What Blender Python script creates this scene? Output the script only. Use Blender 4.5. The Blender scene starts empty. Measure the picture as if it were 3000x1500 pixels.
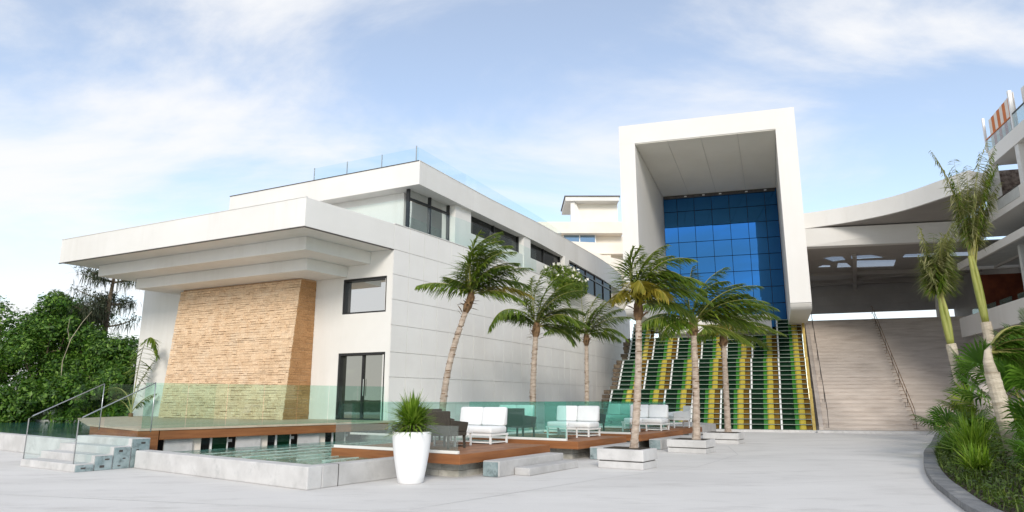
import bpy, bmesh, math, random
from mathutils import Vector, Matrix, noise
random.seed(7)
sc = bpy.context.scene
COL = sc.collection
R = math.radians

# ------------------------------------------------------------------ camera
cam_d = bpy.data.cameras.new('camera'); cam = bpy.data.objects.new('camera', cam_d); COL.objects.link(cam)
cam.location = (0, 0, 1.6)
cam.rotation_euler = (R(90) + math.atan(418 / 1980), 0, 0)
cam_d.sensor_width = 36; cam_d.lens = 36 * 1980 / 3000
cam_d.clip_start = 0.1; cam_d.clip_end = 6000
sc.camera = cam

# ------------------------------------------------------------------ sky, sun, exposure
SUN_EL, SUN_AZ = R(25), R(180)          # azimuth clockwise from +Y: behind the camera
w = bpy.data.worlds.new('World'); sc.world = w; w.use_nodes = True
nt = w.node_tree; nt.nodes.clear()
N = nt.nodes.new; LK = nt.links.new
out = N('ShaderNodeOutputWorld'); bg = N('ShaderNodeBackground'); bg.inputs['Strength'].default_value = 0.14
sky = N('ShaderNodeTexSky'); sky.sky_type = 'NISHITA'; sky.sun_disc = False
sky.sun_elevation = SUN_EL; sky.sun_rotation = SUN_AZ; sky.air_density = 0.85; sky.dust_density = 0.0; sky.ozone_density = 0.0
tc = N('ShaderNodeTexCoord'); sep = N('ShaderNodeSeparateXYZ'); LK(tc.outputs['Generated'], sep.inputs[0])
def math_n(op, a, b=None, c=None):
    m = N('ShaderNodeMath'); m.operation = op
    for i, x in enumerate((a, b, c)):
        if x is None: continue
        if isinstance(x, (int, float)): m.inputs[i].default_value = x
        else: LK(x, m.inputs[i])
    return m.outputs[0]
den = math_n('ADD', math_n('MAXIMUM', sep.outputs[2], 0.0), 0.22)
px = math_n('DIVIDE', sep.outputs[0], den); py = math_n('DIVIDE', sep.outputs[1], den)
cmb = N('ShaderNodeCombineXYZ'); LK(px, cmb.inputs[0]); LK(py, cmb.inputs[1])
mp = N('ShaderNodeMapping'); mp.inputs['Rotation'].default_value = (0, 0, R(-30)); mp.inputs['Scale'].default_value = (0.95, 1.6, 1); mp.inputs['Location'].default_value = (3.1, 1.7, 0)
LK(cmb.outputs[0], mp.inputs[0])
n1 = N('ShaderNodeTexNoise'); n1.inputs['Scale'].default_value = 1.0; n1.inputs['Detail'].default_value = 10; n1.inputs['Roughness'].default_value = 0.58; n1.inputs['Distortion'].default_value = 0.5
LK(mp.outputs[0], n1.inputs['Vector'])
n2 = N('ShaderNodeTexNoise'); n2.inputs['Scale'].default_value = 0.33; n2.inputs['Detail'].default_value = 2
LK(mp.outputs[0], n2.inputs['Vector'])
dens = math_n('ADD', n1.outputs['Fac'], math_n('MULTIPLY', math_n('SUBTRACT', n2.outputs['Fac'], 0.5), 0.5))
dens = math_n('ADD', dens, math_n('MULTIPLY', px, -0.065))
cr = N('ShaderNodeValToRGB'); cr.color_ramp.interpolation = 'EASE'
cr.color_ramp.elements[0].position = 0.37; cr.color_ramp.elements[0].color = (0.22, 0.22, 0.22, 1)
cr.color_ramp.elements[1].position = 0.65; cr.color_ramp.elements[1].color = (0.97, 0.97, 0.97, 1)
LK(dens, cr.inputs[0])
mx = N('ShaderNodeMix'); mx.data_type = 'RGBA'
LK(cr.outputs[0], mx.inputs['Factor']); LK(sky.outputs[0], mx.inputs['A']); mx.inputs['B'].default_value = (4.3, 4.32, 4.38, 1)
LK(mx.outputs['Result'], bg.inputs['Color']); LK(bg.outputs[0], out.inputs[0])

sun_d = bpy.data.lights.new('sun', 'SUN'); sun_d.energy = 1.65; sun_d.angle = R(16); sun_d.color = (1.0, 0.93, 0.83)
sun = bpy.data.objects.new('sun', sun_d); COL.objects.link(sun)
sdir = Vector((math.sin(SUN_AZ) * math.cos(SUN_EL), math.cos(SUN_AZ) * math.cos(SUN_EL), math.sin(SUN_EL)))
sun.rotation_euler = sdir.to_track_quat('Z', 'Y').to_euler(); sun.location = (-20, -20, 40)
vs = sc.view_settings; vs.view_transform = 'Standard'; vs.look = 'None'; vs.gamma = 1; vs.use_curve_mapping = False
vs.exposure = 0.72
sc.cycles.max_bounces = 12; sc.cycles.diffuse_bounces = 7; sc.cycles.transparent_max_bounces = 24; sc.cycles.glossy_bounces = 4

# ------------------------------------------------------------------ frames of the place
C = Vector((-4.384, 24.5, 0))
U = Vector((0.55, 0.835, 0)).normalized(); VV = Vector((-U.y, U.x, 0)); V2 = Vector((-0.890, 0.456, 0)).normalized()
S0 = Vector((14.5, 33.9, 0)); _t = R(16.5); SW = Vector((math.sin(_t), math.cos(_t), 0)); SR = Vector((math.cos(_t), -math.sin(_t), 0))
Z = Vector((0, 0, 1))
def L(a, b, z=0.0): return C + U * a + VV * b + Z * z      # pool and lounge terrace
def Q(a, b, z=0.0): return C + U * a + V2 * b + Z * z      # main building
def S(x, y, z=0.0): return S0 + SR * x + SW * y + Z * z    # tower, stair, right wing
def lerp(a, b, t): return a + (b - a) * t
def interp(tab, x):
    if x <= tab[0][0]:
        (x0, y0), (x1, y1) = tab[0], tab[1]
    else:
        for i in range(len(tab) - 1):
            (x0, y0), (x1, y1) = tab[i], tab[i + 1]
            if x <= x1: break
    return y0 + (y1 - y0) * (x - x0) / (x1 - x0)
def smooth_tab(tab, step):
    xs = []; x = tab[0][0]
    while x < tab[-1][0] + 1e-6: xs.append(x); x += step
    ys = [interp(tab, t) for t in xs]
    for _ in range(4):
        ys = [ys[0]] + [(ys[i-1] + 2 * ys[i] + ys[i+1]) / 4 for i in range(1, len(ys) - 1)] + [ys[-1]]
    return list(zip(xs, ys))

# ------------------------------------------------------------------ mesh helpers
class MB:
    def __init__(s): s.v = []; s.f = []; s.m = []
    def poly(s, pts, mi=0):
        k = len(s.v); s.v += [Vector(p) for p in pts]; s.f.append(tuple(range(k, k + len(pts)))); s.m.append(mi); return s
    def hexa(s, p, mi=0):      # 8 points: bottom ring, top ring
        k = len(s.v); s.v += [Vector(q) for q in p]
        for f in ((3,2,1,0), (4,5,6,7), (0,1,5,4), (1,2,6,5), (2,3,7,6), (3,0,4,7)):
            s.f.append(tuple(k + i for i in f)); s.m.append(mi)
        return s
    def box(s, o, ex, ey, ez, mi=0):
        o, ex, ey, ez = map(Vector, (o, ex, ey, ez))
        if ex.cross(ey).dot(ez) < 0: o = o + ex; ex = -ex
        return s.hexa([o, o+ex, o+ex+ey, o+ey, o+ez, o+ex+ez, o+ex+ey+ez, o+ey+ez], mi)
    def cbox(s, c, x, y, z, mi=0):
        return s.box(Vector(c) - Vector((x/2, y/2, 0)), (x,0,0), (0,y,0), (0,0,z), mi)
    def prism(s, pts, z0, z1, mi=0):
        pts = [Vector((p[0], p[1], 0)) for p in pts]
        area = sum(pts[i].x * pts[(i+1) % len(pts)].y - pts[(i+1) % len(pts)].x * pts[i].y for i in range(len(pts)))
        if area < 0: pts = pts[::-1]
        n = len(pts); k = len(s.v)
        s.v += [p + Z * z0 for p in pts] + [p + Z * z1 for p in pts]
        s.f.append(tuple(k + i for i in reversed(range(n)))); s.m.append(mi)
        s.f.append(tuple(k + n + i for i in range(n))); s.m.append(mi)
        for i in range(n):
            j = (i + 1) % n; s.f.append((k+i, k+j, k+n+j, k+n+i)); s.m.append(mi)
        return s
    def tube(s, pts, rad, n=8, mi=0, cap=True):
        pts = [Vector(p) for p in pts]; k = len(s.v)
        if not isinstance(rad, (list, tuple)): rad = [rad] * len(pts)
        ref = Vector((0, 0, 1))
        for i, p in enumerate(pts):
            d = (pts[min(i+1, len(pts)-1)] - pts[max(i-1, 0)]).normalized()
            r0 = ref if abs(d.dot(ref)) < 0.95 else Vector((0, 1, 0))
            a = d.cross(r0).normalized(); b = a.cross(d).normalized()
            for j in range(n):
                t = 2 * math.pi * j / n; s.v.append(p + (a * math.cos(t) + b * math.sin(t)) * rad[i])
        for i in range(len(pts) - 1):
            for j in range(n):
                q = (j + 1) % n
                s.f.append((k+i*n+j, k+(i+1)*n+j, k+(i+1)*n+q, k+i*n+q)); s.m.append(mi)
        if cap:
            s.f.append(tuple(k + j for j in range(n))); s.m.append(mi)
            s.f.append(tuple(k + (len(pts)-1)*n + j for j in reversed(range(n)))); s.m.append(mi)
        return s
    def lathe(s, c, prof, n=32, mi=0):
        k = len(s.v); c = Vector(c)
        for r, z in prof:
            for j in range(n):
                t = 2*math.pi*j/n; s.v.append(c + Vector((r*math.cos(t), r*math.sin(t), z)))
        for i in range(len(prof)-1):
            for j in range(n):
                q = (j+1) % n; s.f.append((k+i*n+j, k+i*n+q, k+(i+1)*n+q, k+(i+1)*n+j)); s.m.append(mi)
        s.f.append(tuple(k+j for j in reversed(range(n)))); s.m.append(mi)
        s.f.append(tuple(k+(len(prof)-1)*n+j for j in range(n))); s.m.append(mi)
        return s
    def ribbon(s, pts, side, wid, mi=0):
        k = len(s.v)
        for p, wd in zip(pts, wid): s.v += [p - side * wd, p + side * wd]
        for i in range(len(pts) - 1):
            s.f.append((k+2*i, k+2*i+1, k+2*i+3, k+2*i+2)); s.m.append(mi)
        return s
    def build(s, name, mats, parent=None, smooth=False, bevel=0, origin=None, local=False):
        if not isinstance(mats, (list, tuple)): mats = [mats]
        me = bpy.data.meshes.new(name)
        if parent is not None: o0 = Vector(ORI[parent.name])
        elif local: o0 = Vector((0, 0, 0))
        elif origin is not None: o0 = Vector(origin)
        else:
            xs = [p.x for p in s.v]; ys = [p.y for p in s.v]
            o0 = Vector(((min(xs)+max(xs))/2, (min(ys)+max(ys))/2, min(p.z for p in s.v)))
        me.from_pydata([tuple(p - o0) for p in s.v], [], s.f)
        for m in mats: me.materials.append(m)
        me.polygons.foreach_set('material_index', s.m)
        if smooth: me.polygons.foreach_set('use_smooth', [True] * len(s.f))
        me.update()
        ob = bpy.data.objects.new(name, me); COL.objects.link(ob)
        if parent is not None: ob.parent = parent
        else: ob.location = o0
        ORI[ob.name] = tuple(o0)
        if bevel:
            b = ob.modifiers.new('bevel', 'BEVEL'); b.width = bevel; b.segments = 2; b.limit_method = 'ANGLE'; b.angle_limit = R(40)
        return ob
ORI = {}
def thing(name, label, cat, loc=(0, 0, 0), group=None):
    o = bpy.data.objects.new(name, None); COL.objects.link(o); o.location = loc; o.empty_display_size = 0.2
    ORI[o.name] = tuple(loc); return tag(o, label, cat, group)
def tag(o, label, cat, group=None):
    o['label'] = label; o['category'] = cat
    if group: o['group'] = group
    return o
def struct(o): o['kind'] = 'structure'; return o
def stuff(o): o['kind'] = 'stuff'; return o
def dup(root, loc, rz, label=None):
    def cp(o, par):
        c = o.copy(); COL.objects.link(c); c.parent = par
        for ch in list(o.children): cp(ch, c)
        return c
    r = cp(root, None); r.location = loc; r.rotation_euler = (0, 0, rz)
    if label: r['label'] = label
    return r

# ------------------------------------------------------------------ materials
def new_mat(name):
    m = bpy.data.materials.new(name); m.use_nodes = True; t = m.node_tree; t.nodes.clear()
    return m, t, t.nodes.new('ShaderNodeOutputMaterial')
def noise_tex(t, vec, scale, detail=4, rough=0.55, stretch=None):
    nn = t.nodes.new('ShaderNodeTexNoise'); nn.inputs['Scale'].default_value = scale; nn.inputs['Detail'].default_value = detail; nn.inputs['Roughness'].default_value = rough
    if stretch:
        m = t.nodes.new('ShaderNodeMapping'); m.inputs['Scale'].default_value = stretch[:3]
        if len(stretch) > 3: m.inputs['Rotation'].default_value = (0, 0, stretch[3])
        t.links.new(vec, m.inputs[0]); vec = m.outputs[0]
    t.links.new(vec, nn.inputs['Vector']); return nn.outputs['Fac']
def ramp(t, fac, stops):
    r = t.nodes.new('ShaderNodeValToRGB'); e = r.color_ramp.elements
    while len(e) < len(stops): e.new(0.5)
    for i, (p, c) in enumerate(stops): e[i].position = p; e[i].color = (*c, 1) if len(c) == 3 else c
    t.links.new(fac, r.inputs[0]); return r.outputs[0]
def mixc(t, fac, a, b, mode='MIX'):
    m = t.nodes.new('ShaderNodeMix'); m.data_type = 'RGBA'; m.blend_type = mode
    for sock, x in (('Factor', fac), ('A', a), ('B', b)):
        if isinstance(x, (int, float)): m.inputs[sock].default_value = x
        elif isinstance(x, tuple): m.inputs[sock].default_value = (*x, 1)
        else: t.links.new(x, m.inputs[sock])
    return m.outputs['Result']
def surf(name, c0, c1, rough=0.7, scale=1.5, detail=6, bump=0.1, bscale=60, stretch=None, spec=0.4, lo=0.35, hi=0.65, metallic=0.0, rand=0.0, fine=0.0, third=None):
    """Two tone noise surface in world coordinates with fine relief; rand varies it from piece to piece."""
    m, t, o = new_mat(name)
    p = t.nodes.new('ShaderNodeBsdfPrincipled'); t.links.new(p.outputs[0], o.inputs[0])
    g = t.nodes.new('ShaderNodeNewGeometry'); pos = g.outputs['Position']
    col = ramp(t, noise_tex(t, pos, scale, detail, 0.6, stretch), [(lo, c0), (hi, c1)])
    if third:
        col = mixc(t, ramp(t, noise_tex(t, pos, third[1], 8, 0.7, third[2] if len(third) > 2 else None), [(0.52, (0, 0, 0)), (0.72, (1, 1, 1))]), col, third[0])
    if fine:
        f = noise_tex(t, pos, bscale, 3, 0.7)
        col = mixc(t, fine, col, ramp(t, f, [(0.3, tuple(x * 0.3 for x in c0)), (0.7, tuple(min(1, x * 1.45) for x in c1))]))
    if rand:
        hs = t.nodes.new('ShaderNodeHueSaturation'); mr = t.nodes.new('ShaderNodeMapRange')
        mr.inputs['To Min'].default_value = 1 - rand; mr.inputs['To Max'].default_value = 1 + rand
        t.links.new(g.outputs['Random Per Island'], mr.inputs['Value']); t.links.new(mr.outputs[0], hs.inputs['Value']); t.links.new(col, hs.inputs['Color'])
        col = hs.outputs[0]
    t.links.new(col, p.inputs['Base Color'])
    p.inputs['Roughness'].default_value = rough; p.inputs['Specular IOR Level'].default_value = spec; p.inputs['Metallic'].default_value = metallic
    if bump:
        b = t.nodes.new('ShaderNodeBump'); b.inputs['Strength'].default_value = bump; b.inputs['Distance'].default_value = 0.03
        t.links.new(noise_tex(t, pos, bscale, 5, 0.65, stretch), b.inputs['Height']); t.links.new(b.outputs[0], p.inputs['Normal'])
    return m
def glass(name, tint, refl=1.0, rough=0.0, diffuse=0.0, dcol=(0.5, 0.6, 0.6)):
    """Thin pane: tinted see-through with mirror reflection by angle."""
    m, t, o = new_mat(name)
    tr = t.nodes.new('ShaderNodeBsdfTransparent'); tr.inputs[0].default_value = (*tint, 1)
    gl = t.nodes.new('ShaderNodeBsdfGlossy'); gl.inputs['Roughness'].default_value = rough; gl.inputs[0].default_value = (0.95, 0.98, 1, 1)
    fr = t.nodes.new('ShaderNodeLayerWeight'); fr.inputs[0].default_value = 0.5      # Facing = 1 - cos: same for both faces of the pane
    pw = t.nodes.new('ShaderNodeMath'); pw.operation = 'POWER'; pw.inputs[1].default_value = 5.0; t.links.new(fr.outputs['Facing'], pw.inputs[0])
    mu = t.nodes.new('ShaderNodeMath'); mu.operation = 'MULTIPLY_ADD'; mu.inputs[1].default_value = 0.9*refl; mu.inputs[2].default_value = 0.035*refl; mu.use_clamp = True; t.links.new(pw.outputs[0], mu.inputs[0])
    base = tr.outputs[0]
    if diffuse:
        df = t.nodes.new('ShaderNodeBsdfDiffuse'); df.inputs[0].default_value = (*dcol, 1)
        mm = t.nodes.new('ShaderNodeMixShader'); mm.inputs[0].default_value = diffuse; t.links.new(base, mm.inputs[1]); t.links.new(df.outputs[0], mm.inputs[2]); base = mm.outputs[0]
    ms = t.nodes.new('ShaderNodeMixShader'); t.links.new(mu.outputs[0], ms.inputs[0]); t.links.new(base, ms.inputs[1]); t.links.new(gl.outputs[0], ms.inputs[2])
    t.links.new(ms.outputs[0], o.inputs[0]); return m
def coated(name, body, gloss, mixf, rough=0.02, wob=0.0, bodyrand=0.0):
    """Opaque coated facade glass: dark body under a tinted mirror coat."""
    m, t, o = new_mat(name)
    df = t.nodes.new('ShaderNodeBsdfDiffuse'); df.inputs[0].default_value = (*body, 1)
    gl = t.nodes.new('ShaderNodeBsdfGlossy'); gl.inputs[0].default_value = (*gloss, 1); gl.inputs['Roughness'].default_value = rough
    lw = t.nodes.new('ShaderNodeLayerWeight'); lw.inputs[0].default_value = 0.35
    mr = t.nodes.new('ShaderNodeMapRange'); mr.inputs['To Min'].default_value = mixf; mr.inputs['To Max'].default_value = min(1, mixf + 0.3); t.links.new(lw.outputs['Facing'], mr.inputs['Value'])
    ms = t.nodes.new('ShaderNodeMixShader'); t.links.new(mr.outputs[0], ms.inputs[0]); t.links.new(df.outputs[0], ms.inputs[1]); t.links.new(gl.outputs[0], ms.inputs[2])
    t.links.new(ms.outputs[0], o.inputs[0])
    g = t.nodes.new('ShaderNodeNewGeometry')
    if bodyrand:
        hs = t.nodes.new('ShaderNodeHueSaturation'); hs.inputs['Color'].default_value = (*body, 1)
        r = t.nodes.new('ShaderNodeMapRange'); r.inputs['To Min'].default_value = 1 - bodyrand; r.inputs['To Max'].default_value = 1 + bodyrand
        t.links.new(g.outputs['Random Per Island'], r.inputs['Value']); t.links.new(r.outputs[0], hs.inputs['Value']); t.links.new(hs.outputs[0], df.inputs[0])
    if wob:
        b = t.nodes.new('ShaderNodeBump'); b.inputs['Strength'].default_value = wob; b.inputs['Distance'].default_value = 0.05
        t.links.new(noise_tex(t, g.outputs['Position'], 0.7, 2), b.inputs['Height']); t.links.new(b.outputs[0], gl.inputs['Normal'])
    return m
def leafmat(name, c0, c1, c2=None, trans=0.42, rough=0.45):
    m, t, o = new_mat(name)
    g = t.nodes.new('ShaderNodeNewGeometry')
    col = ramp(t, g.outputs['Random Per Island'], [(0.0, c0), (0.55, c1), (1.0, c2 or c1)])
    big = ramp(t, noise_tex(t, g.outputs['Position'], 1.3, 3), [(0.3, (0.55, 0.6, 0.55)), (0.7, (1.25, 1.2, 1.1))])
    col = mixc(t, 1.0, col, big, 'MULTIPLY')
    p = t.nodes.new('ShaderNodeBsdfPrincipled'); t.links.new(col, p.inputs['Base Color']); p.inputs['Roughness'].default_value = rough; p.inputs['Specular IOR Level'].default_value = 0.35
    tl = t.nodes.new('ShaderNodeBsdfTranslucent'); t.links.new(mixc(t, 0.5, col, (c1[0]*1.6, c1[1]*1.5, c1[2])), tl.inputs[0])
    ms = t.nodes.new('ShaderNodeMixShader'); ms.inputs[0].default_value = trans
    t.links.new(p.outputs[0], ms.inputs[1]); t.links.new(tl.outputs[0], ms.inputs[2]); t.links.new(ms.outputs[0], o.inputs[0])
    return m

M = {}
M['white'] = surf('white_render', (0.70, 0.685, 0.655), (0.76, 0.745, 0.72), 0.65, 0.35, 6, 0.06, 90, third=((0.66, 0.64, 0.60), 0.5, (1, 1, 0.12)))
M['panel'] = surf('wall_panel', (0.76, 0.74, 0.715), (0.81, 0.795, 0.77), 0.55, 0.5, 5, 0.05, 70, rand=0.025)
M['joint'] = surf('panel_joint', (0.64, 0.625, 0.605), (0.70, 0.685, 0.665), 0.9, 2)
M['cream'] = surf('cream_render', (0.76, 0.69, 0.60), (0.81, 0.75, 0.665), 0.7, 0.5, 5, 0.06, 80)
M['tower'] = surf('tower_panel', (0.69, 0.67, 0.64), (0.74, 0.72, 0.695), 0.55, 0.25, 5, 0.03, 60, third=((0.69, 0.665, 0.63), 0.4, (1, 1, 0.1)))
M['soffit'] = surf('soffit_panel', (0.78, 0.74, 0.67), (0.83, 0.79, 0.72), 0.7, 0.4, 4, 0.04, 60)
M['dkedge'] = surf('dark_edge', (0.05, 0.045, 0.04), (0.09, 0.08, 0.075), 0.5, 4)
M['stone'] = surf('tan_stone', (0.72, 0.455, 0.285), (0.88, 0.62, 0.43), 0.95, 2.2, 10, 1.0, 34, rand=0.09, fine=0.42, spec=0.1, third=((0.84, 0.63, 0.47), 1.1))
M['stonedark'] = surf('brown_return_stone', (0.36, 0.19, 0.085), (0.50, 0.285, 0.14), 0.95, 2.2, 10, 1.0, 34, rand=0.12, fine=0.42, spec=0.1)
M['mortar'] = surf('stone_bed', (0.48, 0.31, 0.19), (0.58, 0.38, 0.24), 0.95, 5, 6, 0.8, 40)
M['plaza'] = surf('plaza_concrete', (0.645, 0.625, 0.60), (0.72, 0.70, 0.675), 0.75, 0.45, 10, 0.12, 55, stretch=(0.6, 1.3, 1, R(8)), spec=0.3, fine=0.10, third=((0.54, 0.52, 0.495), 0.9, (0.6, 1.6, 1, R(-12))))
M['concrete'] = surf('cast_concrete', (0.42, 0.41, 0.40), (0.53, 0.52, 0.51), 0.8, 1.6, 8, 0.25, 30, third=((0.38, 0.375, 0.365), 2.2))
M['palecon'] = surf('pale_concrete', (0.50, 0.49, 0.48), (0.62, 0.61, 0.60), 0.8, 1.8, 8, 0.2, 35, third=((0.44, 0.44, 0.43), 2.6))
M['block'] = surf('stained_block', (0.34, 0.33, 0.29), (0.55, 0.53, 0.48), 0.9, 3.0, 8, 0.5, 30, rand=0.15, third=((0.2, 0.19, 0.17), 3.0))
M['stair'] = surf('stair_stone', (0.50, 0.44, 0.39), (0.61, 0.545, 0.49), 0.85, 1.2, 8, 0.25, 25, stretch=(0.6, 0.6, 3), rand=0.06, third=((0.42, 0.35, 0.30), 1.6, (0.4, 0.4, 4)))
M['wood'] = surf('fascia_wood', (0.22, 0.082, 0.028), (0.32, 0.128, 0.045), 0.5, 3, 6, 0.15, 40, stretch=(0.3, 0.3, 4))
M['decking'] = surf('decking', (0.24, 0.105, 0.05), (0.34, 0.165, 0.085), 0.55, 3, 6, 0.15, 40, rand=0.15)
M['paledeck'] = surf('pale_decking', (0.48, 0.38, 0.28), (0.58, 0.47, 0.36), 0.5, 3, 6, 0.1, 40, rand=0.1)
M['frame'] = surf('black_frame', (0.012, 0.012, 0.013), (0.02, 0.02, 0.02), 0.4, 3, bump=0)
M['steel'] = surf('brushed_steel', (0.45, 0.46, 0.46), (0.55, 0.56, 0.56), 0.35, 5, metallic=0.9, bump=0)
M['whitemetal'] = surf('white_metal', (0.75, 0.75, 0.74), (0.8, 0.8, 0.79), 0.4, 4, bump=0)
M['strip'] = surf('white_strip', (0.78, 0.76, 0.72), (0.82, 0.80, 0.77), 0.5, 2, bump=0.02)
M['pot'] = surf('white_pot', (0.82, 0.82, 0.82), (0.86, 0.86, 0.86), 0.35, 2, bump=0.02)
M['cushion'] = surf('white_cushion', (0.76, 0.77, 0.77), (0.82, 0.83, 0.83), 0.9, 3, 5, 0.3, 12, spec=0.1)
M['wicker'] = surf('dark_wicker', (0.045, 0.038, 0.03), (0.075, 0.065, 0.05), 0.6, 30, 3, 0.6, 80)
M['soil'] = surf('soil', (0.03, 0.022, 0.015), (0.06, 0.045, 0.03), 0.95, 4, 6, 0.8, 20)
M['earth'] = surf('far_ground', (0.05, 0.07, 0.03), (0.09, 0.1, 0.05), 0.95, 0.5, 6, 0.4, 6)
M['kerb'] = surf('kerb_stone', (0.16, 0.165, 0.175), (0.26, 0.265, 0.27), 0.8, 2.5, 8, 0.35, 30, rand=0.14, third=((0.36, 0.36, 0.35), 2.4))
M['trunk'] = surf('palm_trunk', (0.36, 0.28, 0.22), (0.54, 0.45, 0.37), 0.9, 5, 6, 0.7, 18, stretch=(1, 1, 3), third=((0.20, 0.14, 0.095), 3.0, (1, 1, 4)))
M['paletrunk'] = surf('pale_palm_trunk', (0.50, 0.43, 0.33), (0.62, 0.55, 0.44), 0.85, 4, 6, 0.5, 18, stretch=(1, 1, 4), third=((0.34, 0.28, 0.20), 3.0, (1, 1, 5)))
M['husk'] = surf('palm_husk', (0.13, 0.075, 0.04), (0.25, 0.155, 0.08), 0.95, 8, 6, 0.9, 20)
M['shaft'] = surf('green_crownshaft', (0.22, 0.25, 0.05), (0.34, 0.34, 0.09), 0.5, 4, 6, 0.15, 20, stretch=(3, 3, 0.5), third=((0.15, 0.20, 0.03), 2.5, (4, 4, .5)))
M['bark'] = surf('tree_bark', (0.08, 0.06, 0.04), (0.17, 0.13, 0.09), 0.95, 5, 6, 0.7, 15)
M['palebark'] = surf('pale_bark', (0.38, 0.34, 0.24), (0.5, 0.45, 0.33), 0.9, 5, 6, 0.4, 15)
M['frond'] = leafmat('coconut_frond', (0.065, 0.125, 0.012), (0.145, 0.235, 0.026), (0.29, 0.33, 0.055))
M['frondlight'] = leafmat('bright_frond', (0.11, 0.18, 0.03), (0.20, 0.28, 0.05), (0.32, 0.34, 0.08))
M['frondyellow'] = leafmat('yellowing_frond', (0.20, 0.21, 0.03), (0.32, 0.28, 0.045), (0.44, 0.34, 0.06))
M['fronddark'] = leafmat('dark_frond', (0.045, 0.09, 0.012), (0.10, 0.165, 0.024), (0.19, 0.235, 0.045))
M['rachis'] = surf('frond_stalk', (0.22, 0.22, 0.06), (0.34, 0.32, 0.11), 0.5, 5, bump=0)
M['tiedleaf'] = leafmat('tied_frond', (0.15, 0.19, 0.07), (0.28, 0.30, 0.13), (0.50, 0.47, 0.27))
M['treeleaf'] = leafmat('tree_leaf', (0.018, 0.06, 0.007), (0.065, 0.165, 0.017), (0.21, 0.36, 0.055), 0.3)
M['treeleaf2'] = leafmat('tree_leaf_light', (0.03, 0.065, 0.012), (0.07, 0.125, 0.022), (0.15, 0.20, 0.045), 0.3)
M['needle'] = leafmat('weeping_foliage', (0.035, 0.05, 0.03), (0.075, 0.095, 0.055), (0.13, 0.14, 0.09), 0.25)
M['fan'] = leafmat('fan_palm_leaf', (0.045, 0.12, 0.010), (0.085, 0.20, 0.016), (0.14, 0.27, 0.035), 0.3)
M['spike'] = leafmat('spiky_leaf', (0.08, 0.16, 0.012), (0.17, 0.30, 0.025), (0.32, 0.44, 0.07), 0.3)
M['cover'] = leafmat('ground_cover', (0.035, 0.065, 0.010), (0.075, 0.13, 0.018), (0.14, 0.19, 0.04), 0.25)
M['trail'] = leafmat('trailing_leaf', (0.06, 0.08, 0.03), (0.12, 0.145, 0.06), (0.2, 0.21, 0.12), 0.2)
M['flower'] = surf('white_flower', (0.7, 0.68, 0.6), (0.8, 0.79, 0.72), 0.8, 5, bump=0)
M['glass'] = glass('balustrade_glass', (0.80, 0.93, 0.89), 0.9)
M['glassteal'] = glass('teal_edge_glass', (0.74, 0.92, 0.885), 0.8, 0, 0.05, (0.4, 0.65, 0.6))
M['glassclear'] = glass('clear_glass', (0.93, 0.975, 0.97), 0.45)
M['glassmist'] = glass('grey_glass', (0.80, 0.85, 0.83), 0.9, 0, 0.10, (0.6, 0.63, 0.6))
M['bluewall'] = coated('blue_coated_glass', (0.002, 0.010, 0.024), (0.05, 0.22, 0.54), 0.74, 0.02, 0.0)
M['darkwin'] = coated('dark_window', (0.010, 0.010, 0.010), (0.5, 0.52, 0.52), 0.03, 0.01, 0.03)
M['mirrorwin'] = coated('reflecting_window', (0.05, 0.05, 0.045), (0.92, 0.93, 0.92), 0.62, 0.01, 0.04)
M['doorwin'] = coated('door_glass', (0.012, 0.014, 0.010), (0.80, 0.80, 0.72), 0.42, 0.01, 0.04)
M['bluewin'] = coated('blue_window', (0.03, 0.06, 0.09), (0.45, 0.65, 0.85), 0.5, 0.02, 0.03)
M['greenpane'] = coated('dark_green_glass', (0.004, 0.020, 0.009), (0.45, 0.62, 0.5), 0.05, 0.06, 0.1, 0.7)
M['greenfin'] = coated('bright_green_glass', (0.035, 0.16, 0.02), (0.5, 0.8, 0.5), 0.08, 0.08, 0.1, 0.3)
M['yellow'] = coated('yellow_glass', (0.50, 0.40, 0.06), (0.9, 0.85, 0.5), 0.06, 0.15, 0.1, 0.35)
M['amber'] = coated('amber_glass', (0.14, 0.075, 0.012), (0.8, 0.7, 0.4), 0.08, 0.1, 0.1, 0.4)
M['rail'] = surf('pale_green_rail', (0.26, 0.33, 0.27), (0.38, 0.44, 0.37), 0.4, 5, bump=0)
M['gold'] = surf('gold_edge', (0.42, 0.30, 0.08), (0.55, 0.41, 0.13), 0.5, 5, bump=0.1)
M['awnwhite'] = surf('awning_white', (0.72, 0.66, 0.60), (0.78, 0.72, 0.66), 0.9, 3, bump=0.05)
M['awnorange'] = surf('awning_orange', (0.55, 0.16, 0.05), (0.62, 0.20, 0.07), 0.9, 3, bump=0.05)
M['rooms'] = surf('brown_room_wall', (0.10, 0.07, 0.055), (0.34, 0.28, 0.24), 0.9, 5, 6, 0.4, 20)
M['redcurtain'] = surf('red_brown_panel', (0.10, 0.02, 0.008), (0.17, 0.04, 0.014), 0.8, 2, bump=0.1)
M['darkwall'] = surf('dark_interior', (0.018, 0.018, 0.018), (0.035, 0.034, 0.033), 0.8, 2, bump=0)
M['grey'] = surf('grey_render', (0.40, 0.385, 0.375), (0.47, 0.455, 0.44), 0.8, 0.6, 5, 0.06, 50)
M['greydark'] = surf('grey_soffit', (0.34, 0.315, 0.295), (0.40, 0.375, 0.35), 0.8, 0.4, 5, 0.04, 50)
M['slat'] = surf('pergola_slat', (0.46, 0.48, 0.47), (0.55, 0.57, 0.56), 0.6, 2, bump=0.02)
M['tealmetal'] = surf('teal_grey_panel', (0.20, 0.27, 0.28), (0.33, 0.40, 0.41), 0.55, 4, 6, 0.1, 30, third=((0.07, 0.09, 0.09), 5.0))
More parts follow.
